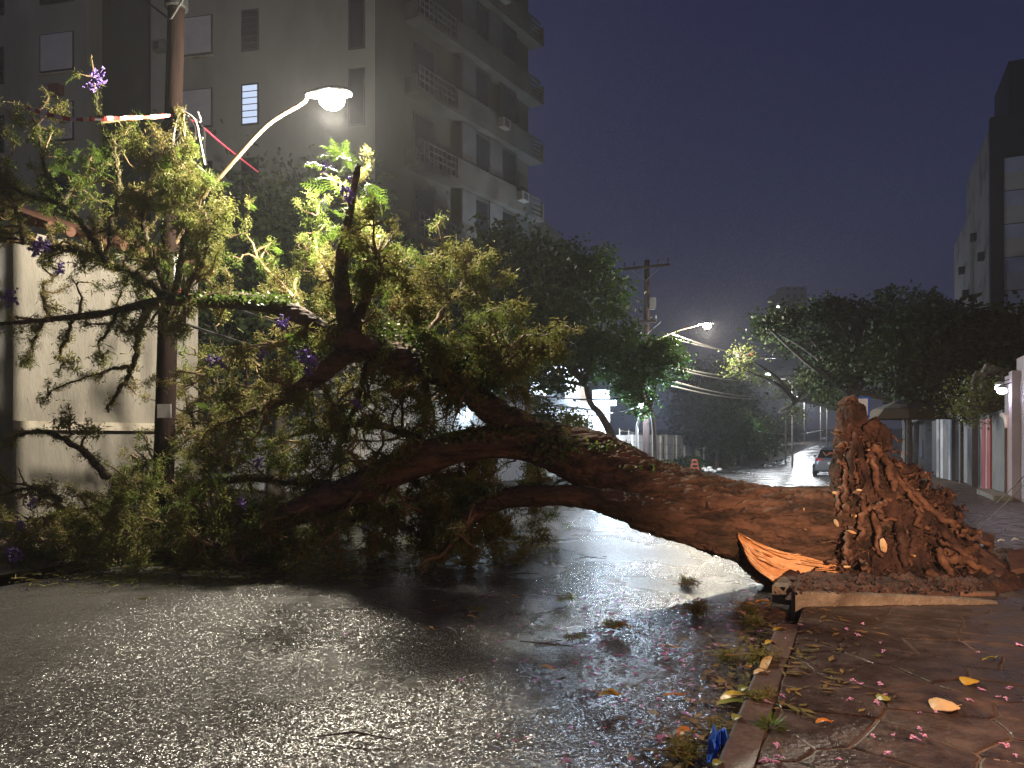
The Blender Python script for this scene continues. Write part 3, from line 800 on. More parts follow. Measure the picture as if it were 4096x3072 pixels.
rtree("dark tree overhanging the right hand walls", 960, 26,
      [(930, 345, 0, 1.8, 1.6, 1.2), (970, 350, 0, 1.8, 1.6, 1.2), (1010, 345, 0, 1.8, 1.6, 1.4), (940, 385, 0, 1.5, 1.5, .9), (990, 395, -1, 1.3, 1.2, .8), (1040, 370, 0, 1.5, 1.4, 1.2), (905, 372, 0, 1.3, 1.3, .8)], "leafdark", 1060, 430)
rtree("high dark tree standing behind the others on the right", 900, 46,
      [(860, 330, 0, 3.0, 2, 1.6), (900, 312, 0, 2.4, 2, 1.4), (950, 330, 0, 3.0, 2, 1.7), (1000, 345, 0, 3.2, 2, 2.0), (1035, 350, 0, 3, 2, 2), (845, 365, 0, 2.4, 2, 1.3)], "leafdark", 960, 360, 36, .34)
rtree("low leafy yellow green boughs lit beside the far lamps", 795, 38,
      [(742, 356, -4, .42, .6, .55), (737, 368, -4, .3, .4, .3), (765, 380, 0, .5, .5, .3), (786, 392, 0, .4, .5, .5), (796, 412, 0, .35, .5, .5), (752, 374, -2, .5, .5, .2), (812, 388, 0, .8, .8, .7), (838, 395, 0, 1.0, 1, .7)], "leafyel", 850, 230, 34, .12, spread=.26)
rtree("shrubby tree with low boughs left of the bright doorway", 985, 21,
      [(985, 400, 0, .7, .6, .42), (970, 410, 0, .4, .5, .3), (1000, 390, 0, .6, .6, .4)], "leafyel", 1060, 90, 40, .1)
# palm far right
pb = W(915, 330, 44); t = thing("palm_tree", "small dark palm against the sky beside the right tower", "palm tree", (pb[0], pb[1], 0))
mb = MB(); mb.tube([(pb[0], pb[1], -.3), (pb[0] + .2, pb[1], 5), tuple(W(915, 312, 44))], [.16, .13, .11], 8); mb.build("trunk", M["trunk"], parent=t)
top = W(915, 312, 44)
for k in range(14):
    a = k * 2.4; el = random.uniform(.2, 1.2); ln = random.uniform(1.3, 1.9)
    d = np.array([math.cos(a) * math.cos(el), math.sin(a) * math.cos(el), math.sin(el)])
    pts = [top + d * ln * s + UP * (-1.1 * s * s) for s in np.linspace(0, 1, 8)]
    mb = MB(); sd = nrm(np.cross(d, UP))
    for i in range(1, 8):
        for sg in (-1, 1):
            for q in range(2):
                b_ = pts[i] * (1 - q * .5) + pts[i - 1] * q * .5
                tip = b_ + sd * sg * .42 * (1 - .6 * i / 8) - UP * .16 + d * .12
                mb.add([b_, b_ + d * .07, tip], [(0, 1, 2)])
    mb.tube(pts, [.02] * 8, 4)
    mb.build("palm_frond", M["leafdark"], parent=t)

# ================================================================== left houses (white lit house, walls)
def uvbox(name, mat, parent, u, v, z, gu=None, **kw):
    """box along the street: u,v,z ranges; standing on the ground at gu"""
    g = float(gz(gu if gu is not None else (u[0] + u[1]) / 2))
    mb = MB(); mb.obox(np.array([B0[0], B0[1], g]), dirD, dirN, UP, u, v, z)
    return mb.build(name, M[mat], parent=parent, **kw)
FV = 10.6
hs = thing("white_house", "white house with a flood lit front, slatted railing and dark canopy behind the curved tree", "house", P(24, FV, 0))
uvbox("wall", "white", hs, (14, 33), (FV + 1.6, FV + 8), (0, 5.2), 24)
uvbox("garage_wall", "cream", hs, (23.5, 28.2), (FV, FV + .25), (0, 2.55), 24)
uvbox("beam", "whitewall", hs, (22.0, 28.6), (FV - .05, FV + .3), (2.553, 2.95), 24)
uvbox("canopy", "fascia", hs, (21.5, 28.4), (FV - .6, FV + 1.5), (2.953, 3.2), 24)
uvbox("pillar", "white", hs, (30.6, 31.5), (FV - .1, FV + .5), (0, 4.0), 24)
uvbox("pillar", "greywall", hs, (28.3, 28.75), (FV - .08, FV + .4), (0, 2.95), 24)
uvbox("gate_panel", "whitewall", hs, (28.76, 30.58), (FV + .1, FV + .2), (0, 2.0), 24)
uvbox("parapet", "white", hs, (13.5, 21.45), (FV - .02, FV + .25), (0, 2.35), 24)
for k in range(46):
    uu_ = 13.6 + k * .17
    uvbox("slat", "white", hs, (uu_, uu_ + .10), (FV, FV + .06), (2.36, 3.25), 24)
for k in range(4):
    w = uvbox("window", "darkmetal", hs, (15 + k * 4.2, 17 + k * 4.2), (FV + 1.54, FV + 1.598), (3.3, 4.6), 24)
    uvbox("pane", "glassdark", w, (15.1 + k * 4.2, 16.9 + k * 4.2), (FV + 1.52, FV + 1.538), (3.4, 4.5), 24)
# flood light
fp = W(613, 403, 34.2)
ft = thing("flood_light", "bluish white flood light glaring through leaves on the white house", "lamp", fp)
mb = MB(); mb.obox(fp, (.9, -.42, 0), (.42, .9, 0), UP, (-.16, .16), (-.03, .08), (-.12, .12)); hsg = mb.build("housing", M["darkmetal"], parent=ft)
M["floodglass"] = emat("lit flood lens", (.72, .88, 1.0), 70)
mb = MB(); mb.obox(fp, (.9, -.42, 0), (.42, .9, 0), UP, (-.15, .15), (-.045, -.031), (-.11, .11)); mb.build("lens", M["floodglass"], parent=ft)
point_light("flood light source", fp - np.array([.42, .9, 0]) * .35 , FLOOD_W, (.62, .80, 1.0), .12, ft)
# second cool lamp left, lighting the railing
fp2 = P(16.8, FV - .4, 2.75)
ft2 = thing("wall_lamp", "cool white lamp lighting the slatted railing left of the curved tree", "lamp", fp2)
mb = MB(); mb.lathe(fp2, [(.02, .2), (.06, .18), (.09, .05), (.06, .03)], 12); mb.build("shade", M["darkmetal"], parent=ft2)
mb = MB(); mb.ball(fp2, (.06, .06, .06), 10, 6); mb.build("bulb", M["floodglass"], parent=ft2)
mb = MB(); mb.tube([fp2 + UP * .2, fp2 + UP * .3 + dirN * .2, fp2 + UP * .2 + dirN * .42], .015, 6); mb.build("bracket", M["darkmetal"], parent=ft2)
point_light("wall lamp light", fp2 - UP * .15, 55, (.65, .85, 1.0), .06, ft2)

gw = thing("garden_wall", "low white street wall with posts and a barred gate behind the pole", "wall", P(40, FV + .2, 0))
g0 = 40
uvbox("wall_panel", "whitewall", gw, (32.0, 36.0), (FV + .1, FV + .35), (0, 2.05), 34)
for k, (a, b_) in enumerate(((36.3, 42.5), (44.4, 52.2))):
    uvbox("wall_panel", "whitewall", gw, (a, b_), (FV + .1, FV + .35), (0, 2.25), g0)
    uvbox("coping", "fascia", gw, (a - .05, b_ + .05), (FV + .04, FV + .41), (2.253, 2.35), g0)
for a in (36.0, 39.2, 42.5, 44.1, 47, 49.6):
    uvbox("post", "white", gw, (a, a + .3), (FV + .0, FV + .098), (0, 2.24), g0)
for k in range(9):
    uvbox("bar", "darkmetal", gw, (42.85 + k * .14, 42.9 + k * .14), (FV + .15, FV + .2), (.1, 2.2), g0)
uvbox("end_wall", "cream", gw, (52.3, 56.5), (FV - .1, FV + .5), (0, 2.6), 50)
# thin wire fence in front of it
wf = thing("wire_fence", "thin wire fence with slender posts before the white garden wall", "fence", P(36, FV - .5, 0))
for k, a in enumerate((31.8, 33.4, 35.2, 37, 39, 41.2, 43.6, 46)):
    g = float(gz(a)); p = P(a, FV - .5, 0)
    mb = MB(); mb.tube([p, p + UP * 2.3], .028, 6); mb.build("post", M["polegrey"], parent=wf)
for z in (.5, 1.1, 1.7, 2.2):
    mb = MB(); mb.tube([P(a, FV - .5, z) for a in np.linspace(31.8, 46, 8)], .012, 5); mb.build("wire", M["polegrey"], parent=wf)
# slim steel post beside the pole with a small lit lamp
sp_ = np.array([W(637, 460, 32.6)[0], 32.6, -.1])
st_ = thing("steel_post", "slim pale steel post left of the second utility pole", "post", sp_)
mb = MB(); mb.tube([sp_, sp_ + UP * 2.2, sp_ + np.array([.12, 0, 2.6]), sp_ + np.array([.18, 0, 4.0])], .055, 8); mb.build("tube", M["white"], parent=st_)
lq = sp_ + np.array([.18, -.12, W(642, 404, 32.6)[2] + .1])
mb = MB(); mb.ball(lq, (.09, .09, .14), 10, 7); mb.build("lamp", M["floodglass"], parent=st_)
point_light("post lamp light", lq + np.array([.12, .35, -.1]), 3600, (.60, .78, 1.0), .08, st_)
# orange A-frame barricade
bc = np.array([W(694.5, 470, 41)[0], 41, float(gz(36.5)) + .05])
bt = thing("barricade", "orange red folding A frame barricade on the pavement by the wall end", "barricade", bc)
for s in (-1, 1):
    for x in (-.22, .22):
        mb = MB(); mb.tube([bc + (x, s * .22, 0), bc + (x * .55, 0, .72)], .03, 5); mb.build("leg", M["orange"], parent=bt)
for z, w in ((.2, .22), (.42, .17), (.64, .13)):
    mb = MB(); mb.obox(bc, (1, 0, 0), (0, 1, 0), UP, (-w, w), (-.2 * (1 - z / .72) - .02, -.2 * (1 - z / .72) + .01), (z, z + .1)); mb.build("board", M["orange"], parent=bt)
# litter sack
for (px, py, Y, lab) in ((713, 470, 42, "pale rubbish lying on the kerb beside the dark tree"), (766, 466, 62, "scrap of pale rubbish on the far left kerb")):
    c = W(px, py, Y); mb = MB()
    for k in range(7): mb.ball(c + rng.normal(size=3) * (.25, .1, .05), (.16, .12, .09), 7, 5)
    mb.build("rubbish_heap", M["tapewhite"], loc=c, label=lab, cat="rubbish")
# far silhouettes
for (x0, x1, yt, Y, lab) in ((782, 807, 290, 260, "far dim tower block above the right tree crowns"), (742, 772, 368, 230, "faint low block behind the far lamps")):
    a = W(x0, yt, Y); c = W(x1, yt, Y); t = thing("far_building", lab, "building", (a[0], Y, 0))
    mb = MB(); mb.box((a[0], Y, -4), (c[0], Y + 14, a[2])); mb.build("wall", M["farbuild"], parent=t)
    for k in range(4):
        mb = MB(); x = a[0] + (c[0] - a[0]) * (.02 + k * .28); mb.box((x, Y, a[2] + .003), (x + 1.2, Y + 6, a[2] + 1.3)); mb.build("roof_block", M["farbuild"], parent=t)
    for i in range(3):
        for j in range(5):
            x = a[0] + (c[0] - a[0]) * (.15 + .28 * i); z = a[2] - 3 - j * 3
            mb = MB(); mb.box((x, Y - .1, z), (x + 1.5, Y - .002, z + 1.5)); mb.build("window", M["glassdark"], parent=t)
for (px, py, Y, mt, lab) in ((751.5, 353, 150, "redlight", "small red beacon light beyond the lit leaves"), (778, 307, 180, "lampfar", "tiny warm window light beyond the flat tree")):
    c = W(px, py, Y); mb = MB(); mb.ball(c, .32, 8, 6); mb.lathe(c, [(.12, -.6), (.12, -.3)], 8); mb.build("beacon", M[mt], loc=c, label=lab, cat="light")

# ================================================================== right tower
rb = thing("office_tower", "dark tower at the right edge with banded windows and black corner pier", "building", (42, 65, 0))
A_ = np.array([(990 - CX) / F * 65, 65.0, 0]); eR = -dirN; nR = -dirD      # front faces back down the street
Zt = 29.6
def rp(name, mat, a, b, c, parent=None): return tp(name, M[mat], parent or rb, A_, eR, nR, a, b, c)
rp("pier", "rblack", (0, 1.0), (-.6, .25), (-2, Zt))
rp("core", "rbuild", (.3, 22), (-17, -.6), (-2, Zt - .02))
rp("cornice", "rblack", (0.0, 22), (-.55, .3), (Zt - 3.6, Zt + .03))
for k in range(10):
    z = Zt - 3.6 - (k + 1) * 2.9
    rp("spandrel", "rspandrel", (1.002, 22), (-.5, .10), (z + .003, z + 1.55))
    w = rp("window_band", "rglass", (1.002, 22), (-.5, .06), (z + 1.553, z + 2.85))
    rp("shadow_joint", "rblack", (1.0, 22), (-.5, .12), (z + 2.853, z + 2.9))
rp("side_wall", "rbuild", (0.05, .29), (-16, -.62), (-2, Zt - .5))
tp("lower_side_wall", M["rbuild"], rb, A_, eR, nR, (-.25, .045), (-24, -10.5), (-2, 24.2))
for k in range(6):
    z = 21 - k * 3
    a = tp("air_conditioner", M["rblack"], rb, A_, eR, nR, (-.45, .047), (-9.2 + (k % 2) * 5, -8.4 + (k % 2) * 5), (z, z + .7))
    tp("air_conditioner", M["rblack"], rb, A_, eR, nR, (-.8, -.252), (-15.2 + (k % 2) * 3, -14.4 + (k % 2) * 3), (z - 2, z - 1.3))
rp("roof_house", "rblack", (1.6, 20), (-9, -1.5), (Zt + .04, Zt + 5.4))
rp("roof_tank", "rblack", (5.2, 16), (-8, -2.5), (Zt + 5.42, Zt + 8.0))
gp = A_ + eR * (-1.0) + nR * (-19) + UP * 8.5
gt = thing("green_lamp", "green floodlight washing the side of the right tower", "lamp", gp)
mb = MB(); mb.obox(gp, (1, 0, 0), (0, 1, 0), UP, (-.2, .2), (-.2, .2), (-.3, -.1)); mb.build("housing", M["darkmetal"], parent=gt)
mb = MB(); mb.obox(gp, (1, 0, 0), (0, 1, 0), UP, (-.15, .15), (-.15, .15), (-.098, -.06)); mb.build("lens", M["greenlight"], parent=gt)
spot_light("green wash", gp + UP * .05, gp + UP * 8 + eR * .35, 55, (.1, 1.0, .4), 40, .6, .1, gt)

# ================================================================== right frontage
RV = -4.06
def rbox(name, mat, parent, u, d, z, **kw):      # d: depth outwards to the right of the frontage
    return uvbox(name, mat, parent, u, (RV - d[1], RV - d[0]), (z[0] + .1, z[1] + .1), (u[0] + u[1]) / 2, **kw)
hb = thing("shopfront", "pinkish shopfront with a lit arch at the right edge of the picture", "building", P(16, RV, .1))
rbox("wall", "pinkwall", hb, (12.0, 17.6), (.0, .3), (0, 3.4))
rbox("arch_wall", "pinkwall", hb, (17.62, 19.2), (.0, .25), (2.1, 3.1))
rbox("pillar", "terra", hb, (17.65, 18.05), (-.12, .24), (0, 2.098))
rbox("pillar", "pinkwall", hb, (17.2, 17.6), (-.16, -.002), (0, 3.1))
rbox("upper_storey", "redpaint", hb, (8.0, 17.0), (.3, 4), (3.42, 4.3))
rbox("plinth", "kerbpale", hb, (17.0, 19.8), (-.55, -.17), (0, .14))
# arch curve
mb = MB(); g = P(18.1, RV, .1)
pts = [P(18.1 + .75 * (1 - math.cos(a)), RV + .10, .1 + 2.1 - .0 + .35 * math.sin(a) - .35) for a in np.linspace(0, math.pi / 2, 8)]
mb.tube(pts, .07, 8); mb.build("arch", M["cream"], parent=hb)
for (uu_, zz_, lab) in ((17.55, 2.72, "round white wall lamp above the arch at the right edge"), (17.25, 2.62, "second small wall lamp beside the arch, nearer the picture edge")):
    lp = P(uu_, RV + .35, zz_ + .1); t = thing("wall_lamp", lab, "lamp", lp)
    mb = MB(); mb.ball(lp, (.11, .11, .07), 12, 7); mb.build("bulb", M["lampfar"], parent=t)
    mb = MB(); mb.lathe(lp, [(.03, .16), (.1, .12), (.12, .075)], 12); mb.build("shade", M["lamphead"], parent=t)
    mb = MB(); mb.tube([lp + UP * .14, lp + UP * .2 - dirN * .2, lp + UP * .14 - dirN * .36], .015, 6); mb.build("bracket", M["darkmetal"], parent=t)
    if zz_ > 2.7: point_light("shop lamp light", lp - UP * .2, 22, (.85, .72, 1.0), .07, t)
w1 = thing("boundary_wall", "pale boundary wall right of the red gate pillars", "wall", P(20, RV, .1))
rbox("wall", "greywall", w1, (19.25, 21.2), (0, .2), (0, 2.15)); rbox("coping", "fascia", w1, (19.25, 21.2), (-.05, .25), (2.153, 2.25))
w2 = thing("gate", "dark red double gate panels with a white strip between", "gate", P(22, RV, .1))
rbox("panel", "redpaint", w2, (21.25, 21.95), (-.04, .12), (0, 2.1)); rbox("panel", "redpaint", w2, (22.2, 22.85), (-.04, .12), (0, 2.1)); rbox("strip", "white", w2, (21.97, 22.18), (-.02, .1), (0, 2.12))
rbox("lintel", "fascia", w2, (21.2, 22.9), (-.06, .2), (2.123, 2.3))
w3 = thing("side_house_wall", "grey street wall with a dark door left of the red gate", "wall", P(25, RV, .1))
rbox("wall", "greywall", w3, (22.95, 27.4), (0, .25), (0, 2.6)); rbox("door", "darkmetal", w3, (25.0, 26.2), (-.03, -.002), (0, 2.0)); rbox("post", "darkmetal", w3, (23.6, 23.75), (-.2, -.03), (0, 2.3))
rbox("coping", "fascia", w3, (22.95, 27.4), (-.06, .3), (2.603, 2.7))
w4 = thing("iron_gate", "dark tall gate with posts between two grey walls", "gate", P(29, RV, .1))
rbox("post", "fascia", w4, (27.45, 27.9), (-.1, .3), (0, 3.0)); rbox("post", "fascia", w4, (30.2, 30.6), (-.1, .3), (0, 3.0))
for k in range(11): rbox("bar", "darkmetal", w4, (27.98 + k * .2, 28.06 + k * .2), (.02, .08), (.05, 2.6))
w5 = thing("boundary_wall", "long grey stained wall under the canopy, behind the sign", "wall", P(35, RV, .1))
rbox("wall", "greywall", w5, (30.65, 40), (0, .25), (0, 2.7))
for a in (31.2, 34.5, 36.4): rbox("post", "whitewall", w5, (a, a + .18), (-.08, -.002), (0, 2.75))
w6 = thing("row_house", "dim low house beyond the grey wall with one lit window", "house", P(46, RV, .1))
rbox("wall", "greywall", w6, (44, 60), (0, 5), (0, 3.2)); rbox("roof", "fascia", w6, (43.7, 60.3), (-.4, 5.2), (3.203, 3.5))
w = rbox("window", "darkmetal", w6, (45.5, 47.4), (-.04, -.002), (.9, 2.0)); rbox("pane", "litdim", w, (45.6, 47.3), (-.06, -.042), (1.0, 1.9))

# street canopy (parasol)
cc = np.array([(905 - CX) / F * 26, 26.0, 0.0]); cz0 = float(gz(22)) + .12
um = thing("parasol", "wide grey and mustard kiosk parasol behind the root plate", "parasol", (cc[0], cc[1], cz0))
mb = MB(); mb.tube([cc + UP * cz0, cc + UP * 2.9], .03, 8); mb.build("pole", M["darkmetal"], parent=um)
zt, zm, zl = W(0, 397, 26)[2], W(0, 409, 26)[2], W(0, 419, 26)[2]
ring = lambda r, z, n=8: [cc + np.array([r * math.cos(2 * math.pi * (k + .5) / n), r * math.sin(2 * math.pi * (k + .5) / n), z]) for k in range(n)]
for k in range(8):
    a = ring(1.02, zm); b_ = ring(1.36, zl); k2 = (k + 1) % 8; t0 = cc + UP * zt; off = np.array([0, 0, -.012])
    make("panel", [t0, a[k], a[k2], t0 + off, a[k] + off, a[k2] + off], [(0, 1, 2), (5, 4, 3), (0, 3, 4, 1), (1, 4, 5, 2), (2, 5, 3, 0)], M["tentgrey"], parent=um)
    make("valance", [a[k] + off, b_[k], b_[k2], a[k2] + off, a[k] + off * 2, b_[k] + off, b_[k2] + off, a[k2] + off * 2], [(0, 1, 2, 3), (7, 6, 5, 4), (0, 4, 5, 1), (1, 5, 6, 2), (2, 6, 7, 3), (3, 7, 4, 0)], M["tentyel"], parent=um)
# bus stop sign
sc_ = W(864, 406, 20); sg = thing("street_sign", "white sign board in a blue frame behind the top of the roots", "sign", (sc_[0], sc_[1], .12))
mb = MB(); mb.tube([(sc_[0], 20.05, .1), (sc_[0], 20.05, 2.6)], .035, 8); mb.build("post", M["bluepaint"], parent=sg)
sx = nrm([.96, -.28, 0]); sy = nrm([.28, .96, 0])
mb = MB(); mb.obox(sc_, sx, sy, UP, (-.30, .14), (-.02, .02), (-.33, .25)); fr = mb.build("frame", M["bluepaint"], parent=sg)
mb = MB(); mb.obox(sc_, sx, sy, UP, (-.25, .09), (-.032, -.021), (-.33, .20)); mb.build("panel", M["signwhite"], parent=fr)

# ================================================================== car
def make_car(label, loc, head):
    t = thing("parked_car", label, "car", loc)
    ca, sa = math.cos(head), math.sin(head)
    fw = np.array([ca, sa, 0]); rt = np.array([sa, -ca, 0]); L0 = np.array(loc, float)
    def X(x, y, z): return L0 + fw * x + rt * y + UP * z
    # stations along length: x, half width, z bottom, z belt, z top(of body at belt)
    def loft(secs, name, mat, parent=t):
        mb = MB(); vs = []; n = len(secs[0])
        for s in secs: vs += [X(*p) for p in s]
        fs = [(i * n + j, i * n + (j + 1) % n, (i + 1) * n + (j + 1) % n, (i + 1) * n + j) for i in range(len(secs) - 1) for j in range(n)]
        fs += [tuple(range(n))[::-1], tuple((len(secs) - 1) * n + j for j in range(n))]
        mb.add(vs, fs); return mb.build(name, M[mat], parent=parent, smooth=False)
    def sec(x, w, zb, zt, tw): 
        return [(x, -w * .92, zb), (x, -w, zb + .15), (x, -w, zt - .22), (x, -w * tw, zt), (x, w * tw, zt), (x, w, zt - .22), (x, w, zb + .15), (x, w * .92, zb)]
    loft([sec(-2.12, .72, .42, .86, .88), sec(-2.05, .84, .30, .98, .92), sec(-1.7, .88, .24, 1.02, .92), sec(-.5, .89, .2, 1.0, .93), sec(.9, .89, .2, .98, .93), sec(1.7, .86, .24, .9, .9), sec(2.05, .78, .32, .78, .85), sec(2.15, .66, .42, .68, .8)], "body", "carpaint")
    loft([[(-2.0, -.72, .99), (-2.0, .72, .99), (-1.98, .70, 1.04), (-1.98, -.70, 1.04)], [(-1.55, -.74, 1.0), (-1.55, .74, 1.0), (-1.55, .60, 1.40), (-1.55, -.60, 1.40)], [(-.9, -.76, 1.0), (-.9, .76, 1.0), (-.9, .58, 1.475), (-.9, -.58, 1.475)],
          [(.2, -.76, 1.0), (.2, .76, 1.0), (.2, .57, 1.45), (.2, -.57, 1.45)], [(1.15, -.74, .97), (1.15, .74, .97), (1.12, .7, 1.0), (1.12, -.7, 1.0)]], "cabin_glass", "carglass")
    loft([[(-1.62, -.60, 1.40), (-1.62, .60, 1.40), (-1.6, .57, 1.425), (-1.6, -.57, 1.425)], [(-.9, -.60, 1.478), (-.9, .60, 1.478), (-.9, .56, 1.50), (-.9, -.56, 1.50)], [(.25, -.585, 1.452), (.25, .585, 1.452), (.25, .55, 1.475), (.25, -.55, 1.475)]], "roof", "carpaint")
    mb = MB(); mb.obox(L0, fw, rt, UP, (-2.2, -2.0), (-.80, .80), (.34, .58)); mb.build("bumper", M["carpaint"], parent=t)
    mb = MB(); mb.obox(L0, fw, rt, UP, (-2.17, -2.0), (-.7, .7), (.24, .338)); mb.build("diffuser", M["carblack"], parent=t)
    for s in (-1, 1):
        mb = MB(); vs = [X(-2.09, s * .80, .80), X(-2.14, s * .44, .84), X(-2.14, s * .44, .93), X(-2.06, s * .83, .97), X(-1.95, s * .80, .80), X(-1.95, s * .44, .84), X(-1.95, s * .44, .93), X(-1.9, s * .83, .97)]
        mb.add(vs, [(0, 1, 2, 3), (4, 7, 6, 5), (0, 4, 5, 1), (1, 5, 6, 2), (2, 6, 7, 3), (3, 7, 4, 0)]); mb.build("tail_light", M["taillamp"] if s == -1 else M["redpaint"], parent=t)
        mb = MB(); mb.ball(X(.75, s * .98, 1.02), (.08, .1, .07), 8, 5); mb.build("mirror", M["carblack"], parent=t)
        for x in (-1.32, 1.35):
            mb = MB(); mb.lathe(X(x, s * .89, .32), [(.2, -.11), (.3, -.11), (.32, -.07), (.32, .07), (.3, .11), (.2, .11)], 20, rt); wh = mb.build("wheel", M["carblack"], parent=t)
            mb = MB(); mb.lathe(X(x, s * .89, .32), [(.06, -.115), (.2, -.112), (.2, .112), (.06, .115)], 14, rt); mb.build("rim", M["chrome"], parent=wh)
    mb = MB(); mb.obox(L0, fw, rt, UP, (-2.155, -2.13), (-.22, .22), (.64, .76)); mb.build("licence_plate", M["platewhite"], parent=t)
    mb = MB(); mb.lathe(X(-2.12, 0, .89), [(.02, -.02), (.055, -.02), (.055, .02), (.02, .02)], 14, fw); mb.build("badge", M["chrome"], parent=t)
    mb = MB(); mb.obox(L0, fw, rt, UP, (-1.75, -1.5), (-.55, .55), (1.395, 1.43)); mb.build("spoiler", M["carblack"], parent=t)
    return t
cu = 41.0
cl_ = P(cu, .62, .045)
make_car("grey car with a glowing red tail light parked facing away behind the root plate", cl_, math.atan2(D[1], D[0]))
# far vehicle bits (dim parked car far off, reddish)
p_ = P(200, 6.9, .05); make_car("tiny pale car parked far up the left side of the road", p_, math.atan2(D[1], D[0]))
#EOF_PART1
# ================================================================== FALLEN TREE
ftree = thing("fallen_tree", "huge uprooted tree lying across the wet road with mossy branches and violet flowers", "tree", (0.6, 8.8, 0))
def WW(l): return [W(a, b, y) for a, b, y, *r in l]
def RR(l): return [q[3] for q in l]
def fnoise(p, s, seed=0):
    return mnoise.fractal(Vector((p[0] * s[0] + seed, p[1] * s[1] + seed * 1.7, p[2] * s[2] - seed)), 0.9, 2.1, 5)
def voxel(name, mb, vox, mat, parent, smooth_it=2, disp=None, sm=True):
    me = bpy.data.meshes.new("raw"); me.from_pydata(mb.v, [], mb.f); me.update()
    o = bpy.data.objects.new("raw", me); link(o)
    m = o.modifiers.new("r", 'REMESH'); m.mode = 'VOXEL'; m.voxel_size = vox; m.adaptivity = 0
    if smooth_it:
        s = o.modifiers.new("s", 'SMOOTH'); s.factor = .5; s.iterations = smooth_it
    dg = bpy.context.evaluated_depsgraph_get(); dg.update()
    ev = o.evaluated_get(dg); m2 = bpy.data.meshes.new_from_object(ev)
    bpy.data.objects.remove(o)
    n = len(m2.vertices); co = np.empty(n * 3, np.float32); m2.vertices.foreach_get("co", co); co = co.reshape(-1, 3).astype(float)
    no = np.empty(n * 3, np.float32); m2.vertex_normals.foreach_get("vector", no); no = no.reshape(-1, 3).astype(float)
    if disp is not None: co = disp(co, no)
    co -= WL[parent.name]
    m2.vertices.foreach_set("co", co.astype(np.float32).ravel()); m2.update()
    m2.name = name
    return finish(name, m2, mat, parent, None, sm)
# --- trunk and the two great limbs
tm = MB()
T = [(900, 545, 8.35, .50), (860, 536, 8.30, .52), (825, 533, 8.30, .53), (790, 531, 8.30, .50), (755, 525, 8.34, .46), (715, 514, 8.40, .43), (680, 504, 8.45, .42), (645, 492, 8.52, .39), (615, 473, 8.62, .37), (588, 459, 8.70, .35), (560, 449, 8.78, .30), (530, 438, 8.85, .25), (505, 420, 8.92, .20)]
A1 = [(512, 426, 8.9, .18), (490, 408, 8.98, .165), (465, 388, 9.05, .15), (440, 373, 9.1, .16), (408, 360, 9.2, .17), (375, 350, 9.25, .17), (350, 344, 9.3, .17)]
A2 = [(575, 455, 8.75, .24), (535, 444, 8.80, .22), (495, 442, 8.80, .20), (455, 448, 8.85, .20), (415, 462, 8.9, .19), (375, 480, 8.9, .19), (335, 497, 8.95, .18), (300, 511, 8.95, .16), (262, 528, 8.95, .12), (215, 545, 8.9, .07)]
C1 = [(720, 530, 8.25, .30), (685, 520, 8.2, .24), (650, 513, 8.15, .19), (615, 504, 8.12, .155), (580, 497, 8.12, .135), (545, 495, 8.15, .125), (515, 497, 8.18, .12), (490, 505, 8.2, .10), (470, 519, 8.25, .085), (452, 540, 8.3, .06), (440, 560, 8.3, .03)]
C2 = [(760, 548, 8.15, .16), (735, 546, 8.08, .16), (700, 536, 8.05, .13), (670, 528, 8.08, .12), (630, 520, 8.15, .09)]
CL = [(735, 541, 8.1, .16), (752, 560, 8.0, .15), (775, 580, 7.9, .13), (800, 592, 7.9, .11)]
UPR = [(355, 352, 9.25, .17), (347, 325, 9.25, .135), (343, 292, 9.25, .105), (342, 262, 9.3, .09), (347, 230, 9.3, .075), (353, 195, 9.3, .06), (357, 172, 9.3, .045), (360, 163, 9.3, .02)]
UP2 = [(352, 335, 9.2, .10), (362, 308, 9.15, .075), (372, 283, 9.1, .06), (378, 262, 9.1, .05), (377, 252, 9.1, .03)]
LH = [(372, 350, 9.25, .13), (338, 340, 9.25, .12), (305, 318, 9.3, .115), (273, 306, 9.4, .11), (240, 302, 9.6, .105), (205, 300, 9.8, .10), (170, 300, 9.95, .09), (135, 307, 10.1, .06), (100, 314, 10.2, .05), (55, 319, 10.2, .04), (0, 324, 10.2, .03), (-40, 330, 10.2, .02)]
LD = [(365, 345, 9.25, .15), (340, 358, 9.3, .13), (318, 376, 9.35, .12), (292, 394, 9.4, .09), (262, 408, 9.45, .06), (228, 422, 9.5, .035)]
for L_ in (T, A1, A2, C1, C2, CL, UPR, UP2, LH, LD):
    pts = spline(WW(L_), 5); rr = np.interp(np.linspace(0, len(L_) - 1, len(pts)), range(len(L_)), RR(L_))
    tm.tube(list(pts), list(rr), 16)
# knots on the upper side of the trunk
for (px, py, Y, r) in ((700, 492, 8.22, .14), (664, 484, 8.25, .11), (712, 507, 8.1, .13)):
    tm.ball(W(px, py, Y), r)
def trunk_disp(co, no):
    out = co.copy()
    for i in range(len(co)):
        p = co[i]
        px = p[0]
        big = fnoise(p, (.9, 1.6, 1.6), 3.0) * .025
        rid = abs(fnoise(p, (2.4, 8.5, 8.5), 7.0)); fine = fnoise(p, (9, 30, 30), 1.0)
        k = min(1.0, max(.3, (px + 3) / 5))
        out[i] = p + no[i] * (big - max(0., .22 - rid) * .16 * k + fine * .020 * k)
    return out
voxel("trunk", tm, .015, M["bark"], ftree, 3, trunk_disp)

